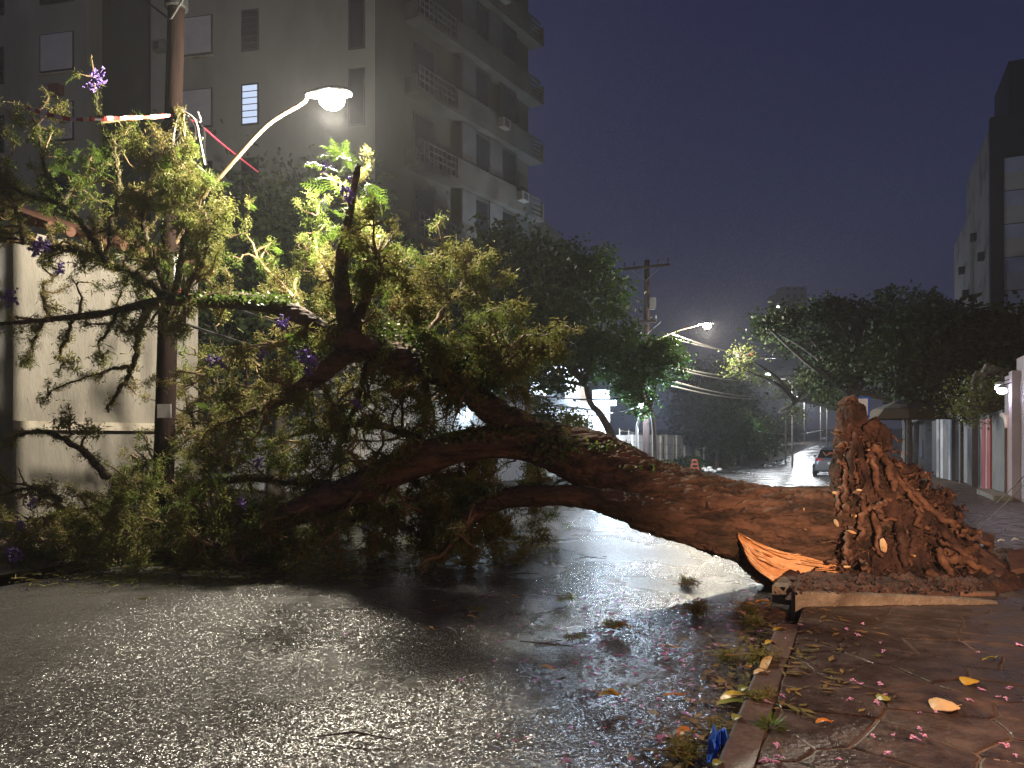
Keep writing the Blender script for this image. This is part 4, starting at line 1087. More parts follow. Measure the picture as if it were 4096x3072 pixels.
# --- torn pale wood on the underside of the butt
up_ = spline([W(740, 533, 7.86), W(757, 542, 7.80), W(780, 551, 7.76), W(805, 557, 7.76), W(842, 566, 7.78)], 12)
lo_ = spline([W(741, 542, 7.84), W(750, 562, 7.68), W(768, 578, 7.58), W(792, 591, 7.50), W(840, 574, 7.68)], 12)
nu, nv = len(up_), 16
V = []
for i in range(nu):
    for j in range(nv + 1):
        t = j / nv; p = up_[i] * (1 - t) + lo_[i] * t
        p = p + np.array([0, .10 * math.sin(math.pi * t), 0])
        p[1] += .028 * fnoise(p, (2, 30, 30), 2.0) + .02 * fnoise((p[0] * 3 + t * 1.2, 0, t * 9), (1, 1, 1), 4.)
        V.append(p)
Fc = []
n1 = nv + 1
for i in range(nu - 1):
    for j in range(nv): Fc.append((i * n1 + j, i * n1 + j + 1, (i + 1) * n1 + j + 1, (i + 1) * n1 + j))
nV = len(V)
V += [p + np.array([0, .07, 0]) for p in V]
Fc += [tuple(k + nV for k in q[::-1]) for q in Fc]
tw_ = make("torn_wood", V, Fc, M["tornwood"], parent=ftree, smooth=True)
mb = MB()
for k in range(46):
    i = random.randrange(2, nu - 3); t = random.random()
    a = up_[i] * (1 - t) + lo_[i] * t - np.array([0, .015, 0]); i2 = min(nu - 1, i + random.randint(4, 13)); b = up_[i2] * (1 - t) + lo_[i2] * t - np.array([0, .02 + random.random() * .025, -random.uniform(-.01, .03)])
    mb.tube([a, (a + b) / 2 - np.array([0, .015, 0]), b], [.004, random.uniform(.006, .012), .002], 4)
mb.build("wood_fibres", M["tornwood"], parent=tw_, kind="stuff")

# --- root plate
RPX = lambda x, y: (775 + x / 6.03, 350 + y / 6.03)
rm = MB()
blobs = [ (1150, 1230, 8.0, 80), (1190, 1320, 7.85, 70), (1240, 1260, 8.1, 60), (1060, 1380, 7.75, 60), (1120, 1120, 8.3, 80), (1010, 900, 8.4, 60),  # crop coords, Y, radius(px crop), yscale
    (440, 340, 8.35, 62), (470, 360, 8.35, 50), (455, 420, 8.35, 80), (440, 500, 8.35, 82), (510, 560, 8.3, 88), (600, 540, 8.4, 62), (430, 620, 8.3, 70), (420, 720, 8.3, 66), (520, 680, 8.25, 110), (630, 640, 8.35, 60),
    (430, 820, 8.25, 84), (560, 800, 8.2, 135), (690, 740, 8.35, 100), (600, 920, 8.1, 170), (780, 820, 8.35, 110), (840, 790, 8.4, 80), (860, 900, 8.3, 115), (740, 950, 8.15, 150),
    (420, 960, 8.15, 120), (400, 1090, 8.05, 140), (480, 1190, 7.95, 140), (620, 1090, 8.1, 165), (780, 1080, 8.05, 160), (920, 1010, 8.2, 110), (1000, 980, 8.3, 84), (1060, 1010, 8.35, 70),
    (600, 1230, 7.9, 135), (760, 1230, 7.85, 140), (850, 1330, 7.75, 95), (700, 1330, 7.8, 80), (930, 1200, 7.95, 110), (1030, 1120, 8.2, 95), (1100, 1060, 8.3, 60), (1120, 1180, 8.1, 70), (1040, 1280, 7.95, 85), (1130, 1330, 7.9, 60), (350, 1180, 8.0, 90)]
for (x, y, Y, r) in blobs:
    a, b_ = RPX(x, y); rr = r / 6.03 / F * Y
    rm.ball(W(a, b_, Y), (rr, rr * random.uniform(.9, 1.3), rr * random.uniform(.85, 1.1)))
roots_fused = [  # heavy roots fused in the soil
    [(440, 330, 8.25, .10), (425, 480, 8.2, .11), (400, 650, 8.15, .10), (392, 820, 8.1, .09), (400, 960, 8.0, .10)],
    [(560, 480, 8.2, .10), (640, 520, 8.1, .09), (660, 590, 8.1, .07), (620, 640, 8.05, .05)],
    [(480, 600, 8.1, .05), (530, 700, 8.02, .06), (560, 800, 7.95, .06)],
    [(900, 1060, 7.85, .10), (905, 1180, 7.75, .11), (920, 1310, 7.62, .12), (940, 1410, 7.5, .11)],
    [(640, 700, 8.1, .06), (740, 830, 8.0, .07), (800, 900, 7.95, .05)],
    [(700, 850, 8.0, .05), (850, 960, 7.95, .06), (960, 1060, 8.0, .06), (1100, 1090, 8.05, .06), (1230, 1100, 8.1, .045)],
    [(950, 1060, 7.95, .06), (1060, 1180, 7.9, .07), (1180, 1250, 7.85, .06), (1180, 1400, 7.7, .06)],
    [(400, 1000, 7.95, .08), (560, 940, 7.88, .07), (650, 960, 7.85, .05)],
    [(680, 640, 8.15, .05), (760, 720, 8.1, .07), (880, 740, 8.15, .05)],
    [(800, 1320, 7.6, .05), (870, 1260, 7.6, .07), (890, 1150, 7.7, .06)]]
for L_ in roots_fused:
    q = [(*RPX(a, b_), y, r) for a, b_, y, r in L_]
    pts = spline(WW(q), 5); rr = np.interp(np.linspace(0, len(q) - 1, len(pts)), range(len(q)), RR(q)); rm.tube(list(pts), list(rr), 10)
holes = [(605, 985, .36, 48, 40), (640, 1060, .28, 30, 50), (600, 1090, .32, 32, 60), (565, 1010, .26, 34, 40), (660, 1040, .26, 24, 34), (800, 895, .22, 45, 18), (960, 1290, .34, 26, 90), (990, 1340, .34, 70, 22), (1090, 1340, .3, 50, 30), (930, 1150, .25, 20, 70), (610, 610, .16, 26, 20), (700, 640, .14, 26, 24), (500, 640, .14, 30, 18), (420, 890, .18, 40, 14), (480, 930, .16, 60, 14), (1110, 1190, .24, 60, 12), (1180, 1150, .2, 30, 14), (1250, 1170, .3, 20, 50)]
HC = [(*RPX(x, y), d * 1.7, 1.15 * a / 6.03, 1.15 * b_ / 6.03) for x, y, d, a, b_ in holes]
def root_disp(co, no):
    out = co.copy()
    for i in range(len(co)):
        p = co[i]
        n1_ = fnoise(p, (2.6, 2.6, 2.2), 9.0) * .075
        w_ = min(1., max(0., (CX + F * p[0] / p[1] - 850) / 25.))
        rd = (abs(fnoise(p, (5.5, 5.5, 3.2), 5.0)) - .22) * .085 * w_ + (abs(fnoise(p, (9, 9, .9), 5.0)) - .22) * .09 * (1 - w_)
        fn = fnoise(p, (24, 24, 20), 2.0) * .022 * w_ + fnoise(p, (30, 30, 4), 2.0) * .014 * (1 - w_)
        n1_ *= .4 + .6 * w_
        dx_ = p[0] - 4.0; dz_ = p[2] - .75; an_ = math.atan2(dz_, dx_); r_ = math.hypot(dx_, dz_)
        rid_ = abs(mnoise.fractal(Vector((an_ * 4.2, r_ * 1.1, p[1] * 1.5)), .8, 2.0, 4))
        rd = rd * .45 + (.20 - rid_) * .16 * min(1, r_ * 1.6) * w_
        cr = -max(0.0, .10 - abs(fnoise(p, (3.8, 3.8, 3.0), 14.0))) * .55
        q = p + no[i] * (n1_ + rd + fn + cr)
        sx_ = CX + F * p[0] / p[1]; sy_ = HY - F * (p[2] - CAMZ) / p[1]
        if no[i][1] < .25:
            for (hx, hy, d, ra, rb_) in HC:
                e_ = ((sx_ - hx) / ra) ** 2 + ((sy_ - hy) / rb_) ** 2
                if e_ < 1.6: q = q + np.array([0, d * max(0., 1 - e_ / 1.6) ** .5, 0])
        out[i] = q
    return out
rootplate = voxel("root_plate", rm, .014, M["soil"], ftree, 1, root_disp)
# separate roots
def root(pts4, mat="rootbark"):
    q = [(*RPX(a, b_), y, r) for a, b_, y, r in pts4]
    pts = spline(WW(q), 5); rr = np.interp(np.linspace(0, len(q) - 1, len(pts)), range(len(q)), RR(q))
    pts = pts + rng.normal(size=pts.shape) * .012
    mb = MB(); mb.tube(list(pts), list(rr), 8, lump=.30); mb.build("root", M[mat], parent=ftree, smooth=True)
root([(560, 960, 7.75, .03), (620, 945, 7.70, .035), (640, 1000, 7.68, .03), (660, 1020, 7.68, .022), (740, 1030, 7.7, .012)])
root([(620, 950, 7.7, .03), (650, 930, 7.7, .03), (700, 905, 7.75, .02)])
root([(1010, 1110, 7.9, .03), (1100, 1095, 7.95, .04), (1180, 1095, 8.0, .045), (1240, 1110, 8.0, .03)])
root([(1000, 1230, 7.7, .04), (1080, 1220, 7.7, .05), (1160, 1215, 7.75, .04), (1230, 1180, 7.9, .03)])
root([(1000, 1290, 7.6, .04), (1120, 1260, 7.6, .05), (1190, 1290, 7.6, .05), (1180, 1390, 7.55, .045), (1160, 1460, 7.5, .03)])
root([(870, 1060, 7.68, .03), (855, 960, 7.75, .02), (830, 930, 7.8, .012)])
root([(390, 860, 7.95, .025), (380, 980, 7.9, .03), (372, 1060, 7.85, .02)])
root([(460, 640, 8.0, .025), (480, 730, 7.95, .03), (500, 790, 7.93, .018)])
root([(640, 640, 8.05, .035), (600, 580, 8.02, .04), (570, 640, 8.0, .03), (560, 700, 7.98, .02)])
root([(930, 1330, 7.5, .05), (1000, 1420, 7.42, .045), (1010, 1470, 7.4, .03)])
root([(940, 920, 8.0, .02), (1000, 980, 7.95, .028), (1030, 1050, 7.92, .02)])
for k in range(120):
    a = random.uniform(380, 1180); b_ = random.uniform(480, 1330)
    if (b_ - 340) < (a - 480) * .85: continue
    l = random.uniform(30, 110); an = random.uniform(-2.8, .4) + 3.14
    y0 = 7.55 + (1330 - b_) / 850 * .55
    root([(a, b_, y0 + .2, .012), (a + l * .5 * math.cos(an), b_ + l * .5 * abs(math.sin(an)), y0 - .03, random.choice((.007, .010, .014, .022))), (a + l * math.cos(an) + random.uniform(-20, 20), b_ + l * abs(math.sin(an)), y0 + .06, .004)])
for (x0, y0_, x1, y1, r0_) in ((470, 420, 470, 820, .045), (500, 470, 560, 840, .04), (560, 560, 640, 860, .05), (640, 620, 760, 900, .05), (700, 700, 900, 980, .045), (430, 560, 425, 960, .04), (780, 780, 980, 1010, .045), (860, 900, 1100, 1060, .05), (520, 850, 500, 1150, .045), (600, 900, 640, 1250, .04), (720, 960, 800, 1300, .05), (820, 1010, 870, 1330, .05), (960, 1050, 1140, 1220, .05), (1000, 1150, 1230, 1290, .045), (980, 1200, 1080, 1400, .05), (1100, 1100, 1330, 1190, .04), (1090, 1230, 1300, 1350, .045), (450, 1060, 430, 1260, .04)):
    yy = lambda q: 7.50 + (1330 - q) / 850 * .60
    mx, my = (x0 + x1) / 2 + random.uniform(-35, 35), (y0_ + y1) / 2 + random.uniform(-20, 20)
    r0_ *= random.uniform(.55, .95); em_ = random.uniform(.0, .07)
    yy = lambda q, e_=em_: 7.50 + e_ + (1330 - q) / 850 * .60
    root([(x0, y0_, yy(y0_) + .06, r0_ * .7), (x0 * .65 + x1 * .35 + random.uniform(-18, 18), y0_ * .65 + y1 * .35, yy(y0_ * .65 + y1 * .35) - .04, r0_), (mx * .4 + x1 * .6, my * .4 + y1 * .6, yy(my * .4 + y1 * .6) - .06, r0_ * .85), (x1, y1, yy(y1) + .0, r0_ * .45)], random.choice(("rootbark", "soil", "rootbark")))
# thin hanging root hairs
hr = []
for k in range(900):
    a = random.uniform(370, 1100); b_ = random.uniform(480, 1360)
    if (b_ - 340) < (a - 480) * .9: continue
    px_, py_ = RPX(a, b_); y0 = 7.52 + (1330 - b_) / 850 * .55
    p = W(px_, py_, y0 + .1); d = nrm([random.gauss(0, 1), -.8, random.gauss(-.6, .8)]); L_ = random.uniform(.05, .16)
    s = nrm(np.cross(d, rng.normal(size=3))) * .0045
    hr += [p - s, p + s, p + d * L_]
np_poly("root_hairs", np.array(hr), 3, M["rootbark"], parent=ftree, kind="stuff")
# pale broken root ends / wood chips caught in the soil
def chip(cx_, cy_, Y, w, h, ang, nm="wood_chip", mat="chip"):
    if max(w, h) < 45: w *= .62; h *= .62
    a, b_ = RPX(cx_, cy_); c = W(a, b_, Y); s = Y / F / 6.03
    ex_ = np.array([math.cos(ang), 0, math.sin(ang)]); ez_ = np.array([-math.sin(ang), 0, math.cos(ang)])
    prof = [(-1, 0), (-.7, .55), (-.1, 1), (.55, .8), (1, .15), (.8, -.5), (.1, -.95), (-.65, -.7)]
    vs = []
    for dy, sc in ((-.03, .8), (-.012, 1.0), (.05, .85)):
        for (x, z) in prof: vs.append(c + ex_ * x * w * s * sc * random.uniform(.85, 1.1) + ez_ * z * h * s * sc * random.uniform(.8, 1.15) + np.array([0, dy + random.uniform(-.006, .006), 0]))
    n = 8; fs = [tuple(range(n))[::-1]]
    for r_ in range(2):
        for k in range(n): fs.append((r_ * n + k, r_ * n + (k + 1) % n, (r_ + 1) * n + (k + 1) % n, (r_ + 1) * n + k))
    mb = MB(); mb.add(vs, fs); return mb.build(nm, M[mat], parent=ftree)
chip(658, 1180, 7.46, 12, 50, .12); chip(462, 1098, 7.58, 44, 15, -.3); chip(430, 950, 7.72, 26, 44, .15, mat="rootbark"); chip(480, 1000, 7.7, 14, 20, -.4); chip(372, 1045, 7.75, 8, 42, .25); chip(362, 862, 7.9, 8, 18, .1)
chip(435, 1307, 7.5, 30, 7, .2); chip(560, 602, 7.98, 12, 10, .4); chip(682, 760, 7.92, 7, 16, 0); chip(918, 968, 7.8, 12, 12, .7); chip(1110, 990, 8.0, 10, 24, .3, mat="rootbark"); chip(855, 840, 7.95, 16, 7, .3); chip(835, 1240, 7.5, 14, 9, .5)
chip(900, 742, 8.0, 8, 18, 0, mat="chip"); chip(545, 1285, 7.5, 14, 16, .8, mat="kerbpale"); chip(1060, 1180, 7.65, 14, 8, .5); chip(170, 960, 7.9, 5, 18, .1); chip(180, 1080, 7.8, 16, 4, -.1); chip(495, 860, 7.75, 26, 22, .2, mat="rootbark"); chip(510, 845, 7.7, 14, 10, .5)

# --- broken paving slabs heaved by the roots
slab_defs = [((1130, 1110), (1260, 1190), (1440, 1340), (1290, 1330), 7.9, "brown paving slab tilted steeply against the right roots"),
             ((960, 1350), (1100, 1360), (1155, 1450), (980, 1420), 7.35, "brown slab wedged under the lowest right root"),
             ((1400, 1210), (1520, 1190), (1560, 1300), (1420, 1330), 7.75, "small slab lying at the far right of the roots"),
             ((1240, 1090), (1330, 1110), (1320, 1190), (1260, 1200), 8.2, "square slab piece behind the tilted slab"),
             ((1230, 1240), (1340, 1290), (1480, 1370), (1250, 1350), 7.6, "long thin slab leaning below the tilted slab"),
             ((1130, 1480), (1320, 1475), (1335, 1510), (1120, 1500), 7.02, "flat broken slab lying on the end of the low kerb")]
M["slab"] = pmat("muddy slab", (.15, .092, .062), (.24, .155, .11), 5, .6, .5, 24, c3=(.075, .05, .036), c3scale=5)
for (a, b_, c_, d_, Y, lab) in slab_defs:
    q = [W(*RPX(*p), Y + dy) for p, dy in zip((a, b_, c_, d_), (.28, .3, -.12, -.15))]
    nn = nrm(np.cross(q[1] - q[0], q[3] - q[0])); nn = nn if nn[1] > 0 else -nn
    base = np.mean(q, axis=0)
    vs = []
    for off, sc in ((0, .97), (.012, 1.0), (.055, 1.0), (.065, .97)):
        for p in q: vs.append(base + (p - base) * sc * random.uniform(.98, 1.02) + nn * off)
    fs = [(0, 1, 2, 3)] + [(r_ * 4 + k, r_ * 4 + (k + 1) % 4, r_ * 4 + 4 + (k + 1) % 4, r_ * 4 + 4 + k) for r_ in range(3) for k in range(4)] + [(15, 14, 13, 12)]
    mb = MB(); mb.add(vs, fs); mb.build("broken_slab", M["slab"], loc=base, label=lab, cat="paving slab")

# --- tree pit kerb, displaced kerb stone, soil and clods
zP = .118
k0 = np.array([W(795.5, 613.2, 1.55 * 739.5 / (613.2 - HY))[0] , 6.62, 0.0]); 
def gnd(px, py, z=0.118):
    Y = (CAMZ - z) * F / (py - HY); return W(px, py, Y)
a = gnd(795.5, 613.0, .06); b_ = gnd(998, 604.2, .118)
ax_ = nrm((b_ - a) * (1, 1, 0)); ay_ = np.array([-ax_[1], ax_[0], 0]); L_ = np.linalg.norm((b_ - a)[:2])
mb = MB(); ns = 22; vs = []; fs = []
for i in range(ns + 1):
    t = i / ns; p = a * (1 - t) + b_ * t; h = .165 * (1 - t) ** .8 + .02; j = random.uniform(-.006, .006)
    for (dy, dz) in ((0 + j, -.08), (0 + j, h - .018), (.018 + j, h + random.uniform(-.004, .002)), (.085, h), (.09, -.08)): vs.append(p + ay_ * dy + UP * dz)
for i in range(ns):
    for k in range(4): fs.append((i * 5 + k, (i + 1) * 5 + k, (i + 1) * 5 + k + 1, i * 5 + k + 1))
fs += [(0, 1, 2, 3, 4), tuple(ns * 5 + k for k in (4, 3, 2, 1, 0))]
mb.add(vs, fs); mb.build("pit_kerb", M["kerbpale"], loc=a, label="low pale concrete kerb in front of the uprooted tree base", cat="kerb")
# displaced granite kerb stone on the road edge
c0 = gnd(783, 597, .0); c0 = W(783, 599, 7.15); 
mb = MB(); e1 = nrm([.5, .86, .02]); e2 = nrm([.86, -.5, .0]); e3 = np.cross(e1, e2); e3 = e3 if e3[2] > 0 else -e3
mb.obox(c0, e1, e2, e3, (-.06, .55), (-.09, .09), (-.2, .13)); 
mb.build("kerb_stone", M["kerbpale"], loc=c0, label="short kerb stone pushed askew beside the torn wood", cat="kerb stone")
# soil mound in pit
def soil_patch(name, poly_px, z, hgt, seed, mat="soil", kind="structure", res=46):
    pts = np.array([gnd(x, y, z)[:2] for x, y in poly_px]); lo = pts.min(0); hi = pts.max(0)
    nx = res; ny_ = res; V = []; ins = []
    def inside(p):
        c = False; j = len(pts) - 1
        for i in range(len(pts)):
            if (pts[i][1] > p[1]) != (pts[j][1] > p[1]) and p[0] < (pts[j][0] - pts[i][0]) * (p[1] - pts[i][1]) / (pts[j][1] - pts[i][1] + 1e-9) + pts[i][0]: c = not c
            j = i
        return c
    for i in range(nx + 1):
        for j in range(ny_ + 1):
            p = np.array([lo[0] + (hi[0] - lo[0]) * i / nx, lo[1] + (hi[1] - lo[1]) * j / ny_])
            ok = inside(p); ins.append(ok)
            dd = min(np.linalg.norm(p - (pts[k] + (pts[(k + 1) % len(pts)] - pts[k]) * np.clip(np.dot(p - pts[k], pts[(k + 1) % len(pts)] - pts[k]) / (np.dot(pts[(k + 1) % len(pts)] - pts[k], pts[(k + 1) % len(pts)] - pts[k]) + 1e-9), 0, 1))) for k in range(len(pts)))
            e_ = min(1, dd / .12) if ok else -min(1, dd / .1)
            nz = fnoise((p[0], p[1], 0), (5, 5, 5), seed) * .5 + fnoise((p[0], p[1], 0), (17, 17, 5), seed + 3) * .34
            V.append((p[0], p[1], z + e_ * hgt * (.8 + nz) + nz * .01 - (.004 if ok else .03)))
    Fc = []
    w = ny_ + 1
    for i in range(nx):
        for j in range(ny_):
            q = (i * w + j, (i + 1) * w + j, (i + 1) * w + j + 1, i * w + j + 1)
            if any(ins[k] for k in q): Fc.append(q)
    return make(name, V, Fc, M[mat], smooth=True, kind=kind)
soil_patch("tree_pit_soil", [(797, 599), (880, 598), (985, 595), (1024, 588), (1040, 560), (900, 548), (800, 562), (775, 580)], .12, .11, 3., res=90)
soil_patch("gutter_mud", [(770, 604), (793, 610), (789, 630), (776, 655), (764, 700), (752, 730), (742, 735), (752, 690), (760, 650), (755, 625)], .012, .016, 8., mat="soil", res=40)
cd = MB(); NCL = 0
def clod(p, r):
    me = MB(); me.ball(p, (r, r * random.uniform(.7, 1.2), r * random.uniform(.6, .95)), 8, 6)
    me.v = [tuple(np.array(v) + nrm(np.array(v) - p) * r * .9 * mnoise.noise(Vector(v) * (.9 / r))) for v in me.v]
    return me
pitb = thing("soil_clods", "crumbled red soil clods heaped along the pit kerb", "soil", gnd(850, 600), kind="stuff")
for k in range(620):
    if k < 460:
        px_ = random.uniform(790, 985); py_ = 588 + random.uniform(-12, 7) - (px_ - 790) * .02
        p = gnd(px_, py_, .20 + random.uniform(-.03, .06) * (1 - (px_ - 790) / 260)); r = random.uniform(.004, .016)
        if random.random() < .08: r *= 2.2
    else:
        px_ = random.uniform(748, 800); py_ = random.uniform(596, 680); p = gnd(px_, py_, .02); r = random.uniform(.004, .018)
    c_ = clod(p + UP * r * .1, r); cd.add(c_.v, c_.f)
cd.build("clods", M["soil"], parent=pitb, smooth=True, kind="stuff")

# --- branches, twigs, air-plant tufts
tuft_pos = []; tuft_w = []; frond_pos = []
twigs = MB(); fz = []           # fz: fuzz blades base samples
def along(pts, step):
    out = []; acc = 0
    for i in range(len(pts) - 1):
        d = np.linalg.norm(pts[i + 1] - pts[i]); acc += d
        while acc > step: acc -= step; out.append(pts[i] + (pts[i + 1] - pts[i]) * random.random())
    return out
def grow(start, d, length, r, depth, tuft=1.0, frond=.12, sag=0.0):
    n = max(4, int(length / .085)); p = np.array(start, float); d = nrm(d); pts = [p.copy()]
    for i in range(n):
        d = nrm(d + rng.normal(size=3) * .30 + np.array([0, 0, -sag]))
        p = p + d * (length / n)
        if p[2] < .10: d[2] = abs(d[2]) * .4; p[2] = max(p[2], .07)
        pts.append(p.copy())
    pts = np.array(pts)
    twigs.tube(list(pts), list(np.linspace(r, r * .35, len(pts))), 5, cap=False)
    for q in along(pts, .055): fz.append((q, tuft))
    for q in along(pts, .20 / max(tuft, .15)):
        if random.random() < .62 * min(1, tuft): tuft_pos.append(q); tuft_w.append(random.uniform(.55, 1.15))
    if random.random() < .75 * tuft: tuft_pos.append(pts[-1]); tuft_w.append(random.uniform(.7, 1.3))
    if random.random() < frond: frond_pos.append((pts[-1], nrm(pts[-1] - pts[-2])))
    if depth > 0:
        for k in range(random.randint(1, 3)):
            i = random.randrange(1, len(pts)); dd = nrm(d * .5 + rng.normal(size=3) * .9)
            grow(pts[i], dd, length * random.uniform(.4, .7), r * .6, depth - 1, tuft, frond, sag)
DY = [0.0, .5]
def branch(L_, ntw=6, tl=.55, depth=1, tuft=1.0, frond=.12, sag=.0, mat="branch", fuzz=2.0, dy=None):
    k_ = random.uniform(*DY) if dy is None else dy
    if DY[1] < 1: ntw = int(ntw * .72)
    L_ = [(a, b_, y + k_ * min(1, 1.6 * i_ / (len(L_) - 1)), r) for i_, (a, b_, y, r) in enumerate(L_)]
    pts = spline(WW(L_), 6); rr = np.interp(np.linspace(0, len(L_) - 1, len(pts)), range(len(L_)), RR(L_))
    pts = pts + rng.normal(size=pts.shape) * .012
    mb = MB(); mb.tube(list(pts), list(rr), 8, lump=.12); mb.build("branch", M[mat], parent=ftree, smooth=True)
    dress(pts, rr, ntw, tl, depth, tuft, frond, sag, fuzz)
def dress(pts, rr, ntw, tl, depth, tuft, frond, sag=0., fuzz=2.0, flip=None):
    for i in range(len(pts) - 1):
        for k in range(int(np.linalg.norm(pts[i + 1] - pts[i]) / .012 * fuzz)):
            q = pts[i] + (pts[i + 1] - pts[i]) * random.random(); o_ = rdir(1)[0] * rr[i] * .85
            fz.append((q + o_, tuft))
    for q in along(pts, .17 / max(tuft, .2)):
        if random.random() < .6: tuft_pos.append(q + rdir(1)[0] * .05); tuft_w.append(random.uniform(.6, 1.25))
    for k in range(ntw):
        i = random.randrange(max(1, len(pts) // 6), len(pts)); d = nrm(pts[i] - pts[i - 1])
        side = nrm(rng.normal(size=3)); dd = nrm(d * .6 + side * .9)
        grow(pts[i], dd, tl * random.uniform(.6, 1.3), .014 + .25 * min(rr[i], .05), depth, tuft, frond, sag)
def twig_limb(L_, ntw, tl, depth, tuft, frond, sag=0., fuzz=3.0):
    pts = spline(WW(L_), 6); rr = np.interp(np.linspace(0, len(L_) - 1, len(pts)), range(len(L_)), RR(L_)); dress(pts, rr, ntw, tl, depth, tuft, frond, sag, fuzz)
# twigs on the great limbs
twig_limb(T[7:], 8, .3, 0, .9, .1, fuzz=14.)
twig_limb(A1[1:], 26, .65, 1, 1.0, .30, fuzz=9.); twig_limb(A2[2:], 30, .75, 1, 1.0, .15, fuzz=9.); twig_limb(LH[2:], 22, .55, 1, 1.0, .15); twig_limb(LD, 14, .6, 1, 1.0, .2)
twig_limb(UP2[1:], 9, .5, 1, .9, .5); twig_limb(C1[6:], 8, .5, 1, .6, .3); twig_limb(UPR[:4], 6, .5, 1, .7, .3)
r4 = lambda L_, r0, r1: [(a, b_, y, r0 + (r1 - r0) * i / (len(L_) - 1)) for i, (a, b_, y) in enumerate(L_)]
# left group
branch(r4([(172, 300, 9.95), (142, 279, 10.0), (106, 262, 10.05), (70, 250, 10.1), (30, 243, 10.1), (-20, 235, 10.1)], .08, .035), 18, .5, 1, 1.2, .12)
branch(r4([(106, 262, 10.05), (88, 232, 10.1), (64, 202, 10.15), (47, 172, 10.2), (40, 142, 10.2), (30, 112, 10.2)], .045, .015), 16, .5, 1, 1.1, .18)
branch(r4([(62, 204, 10.15), (30, 196, 10.2), (2, 181, 10.2), (-25, 170, 10.2)], .035, .015), 9, .5, 1, 1.1, .15)
branch(r4([(106, 262, 10.0), (111, 226, 10.0), (120, 192, 10.0), (115, 162, 10.0), (103, 128, 10.0), (96, 92, 10.0)], .04, .010), 12, .45, 1, .8, .12)
branch(r4([(170, 300, 9.9), (152, 256, 9.9), (143, 222, 9.9), (148, 190, 9.9), (158, 168, 9.9)], .05, .015), 22, .45, 1, 1.4, .15)
branch(r4([(174, 300, 9.8), (180, 265, 9.75), (186, 232, 9.7), (196, 205, 9.7), (186, 178, 9.7), (180, 160, 9.7)], .05, .015), 24, .45, 1, 1.4, .3)
branch(r4([(180, 298, 9.7), (200, 268, 9.6), (208, 240, 9.6), (205, 212, 9.6)], .045, .015), 16, .4, 1, 1.3, .15)
branch(r4([(62, 204, 10.1), (80, 180, 10.1), (102, 165, 10.1), (112, 150, 10.1)], .03, .012), 9, .4, 1, 1.0, .5)
branch(r4([(25, 243, 10.3), (18, 215, 10.4), (8, 190, 10.4), (-5, 165, 10.4)], .03, .012), 12, .5, 1, 1.1, .1)
branch(r4([(0, 238, 10.4), (-12, 215, 10.5), (10, 160, 10.5)], .03, .012), 8, .5, 1, 1.0, .1)
# hanging over the wall
branch(r4([(150, 304, 10.0), (140, 330, 10.0), (136, 356, 10.0), (127, 378, 10.0), (114, 398, 10.0), (107, 412, 10.0)], .05, .018), 7, .3, 0, 1.2, .02, .1)
branch(r4([(130, 365, 10.0), (105, 372, 10.0), (76, 381, 10.0), (46, 395, 10.0)], .022, .008), 5, .22, 0, .9, .02)
branch(r4([(72, 316, 10.1), (68, 335, 10.1), (60, 355, 10.1), (64, 365, 10.1)], .03, .012), 5, .22, 0, 1.5, .02, .2)
branch(r4([(42, 319, 10.2), (34, 340, 10.2), (28, 358, 10.2), (22, 366, 10.2)], .03, .01), 4, .22, 0, 1.3, .02, .2)
branch(r4([(118, 310, 10.1), (108, 330, 10.1), (98, 345, 10.1)], .03, .012), 4, .3, 0, 1.2, .05, .2)
branch(r4([(50, 318, 10.3), (42, 290, 10.4), (58, 272, 10.5), (38, 262, 10.5)], .025, .01), 6, .3, 0, 1.0, .1)
branch(r4([(108, 478, 9.3), (88, 455, 9.4), (68, 442, 9.4), (42, 432, 9.4), (18, 436, 9.4), (10, 446, 9.4)], .05, .015), 6, .22, 0, 1.1, .03)
branch(r4([(68, 442, 9.4), (70, 424, 9.4), (68, 404, 9.4)], .014, .006), 2, .12, 0, .5, .6)
branch(r4([(60, 500, 9.2), (35, 488, 9.3), (12, 492, 9.3), (-10, 500, 9.3)], .03, .01), 7, .4, 1, .6, .05)
# centre
DY = [1.2, 2.7]
branch(r4([(305, 318, 9.35), (287, 290, 9.4), (263, 266, 9.45), (251, 242, 9.5), (244, 232, 9.5)], .034, .012), 8, .4, 1, .8, .2, mat="twig", fuzz=.7)
branch(r4([(302, 316, 9.3), (294, 290, 9.3), (302, 266, 9.3), (310, 252, 9.3)], .03, .01), 9, .4, 1, .9, .15, mat="twig", fuzz=.8)
branch(r4([(418, 358, 9.1), (434, 324, 9.1), (454, 298, 9.1), (464, 276, 9.1), (456, 258, 9.1), (442, 246, 9.1)], .045, .010), 11, .42, 1, .85, .3, mat="twig", fuzz=1.0, dy=1.1)
branch(r4([(455, 297, 9.1), (470, 287, 9.05), (486, 283, 9.0)], .018, .006), 5, .32, 1, .7, .3, mat="twig", dy=1.1)
branch(r4([(402, 355, 9.15), (406, 315, 9.1), (400, 284, 9.1), (387, 264, 9.1), (379, 248, 9.1)], .05, .012), 18, .5, 1, 1.0, .4)
branch(r4([(372, 350, 9.2), (385, 320, 9.0), (400, 300, 8.9), (420, 290, 8.9)], .04, .012), 16, .5, 1, 1.0, .4)
branch(r4([(352, 350, 9.2), (325, 372, 9.1), (297, 392, 9.0), (263, 408, 9.0), (228, 422, 9.0), (200, 440, 9.0)], .06, .02), 20, .55, 1, 1.0, .15)
branch(r4([(372, 352, 9.1), (357, 400, 9.0), (342, 440, 8.95), (330, 472, 8.9)], .05, .02), 18, .55, 1, 1.0, .2)
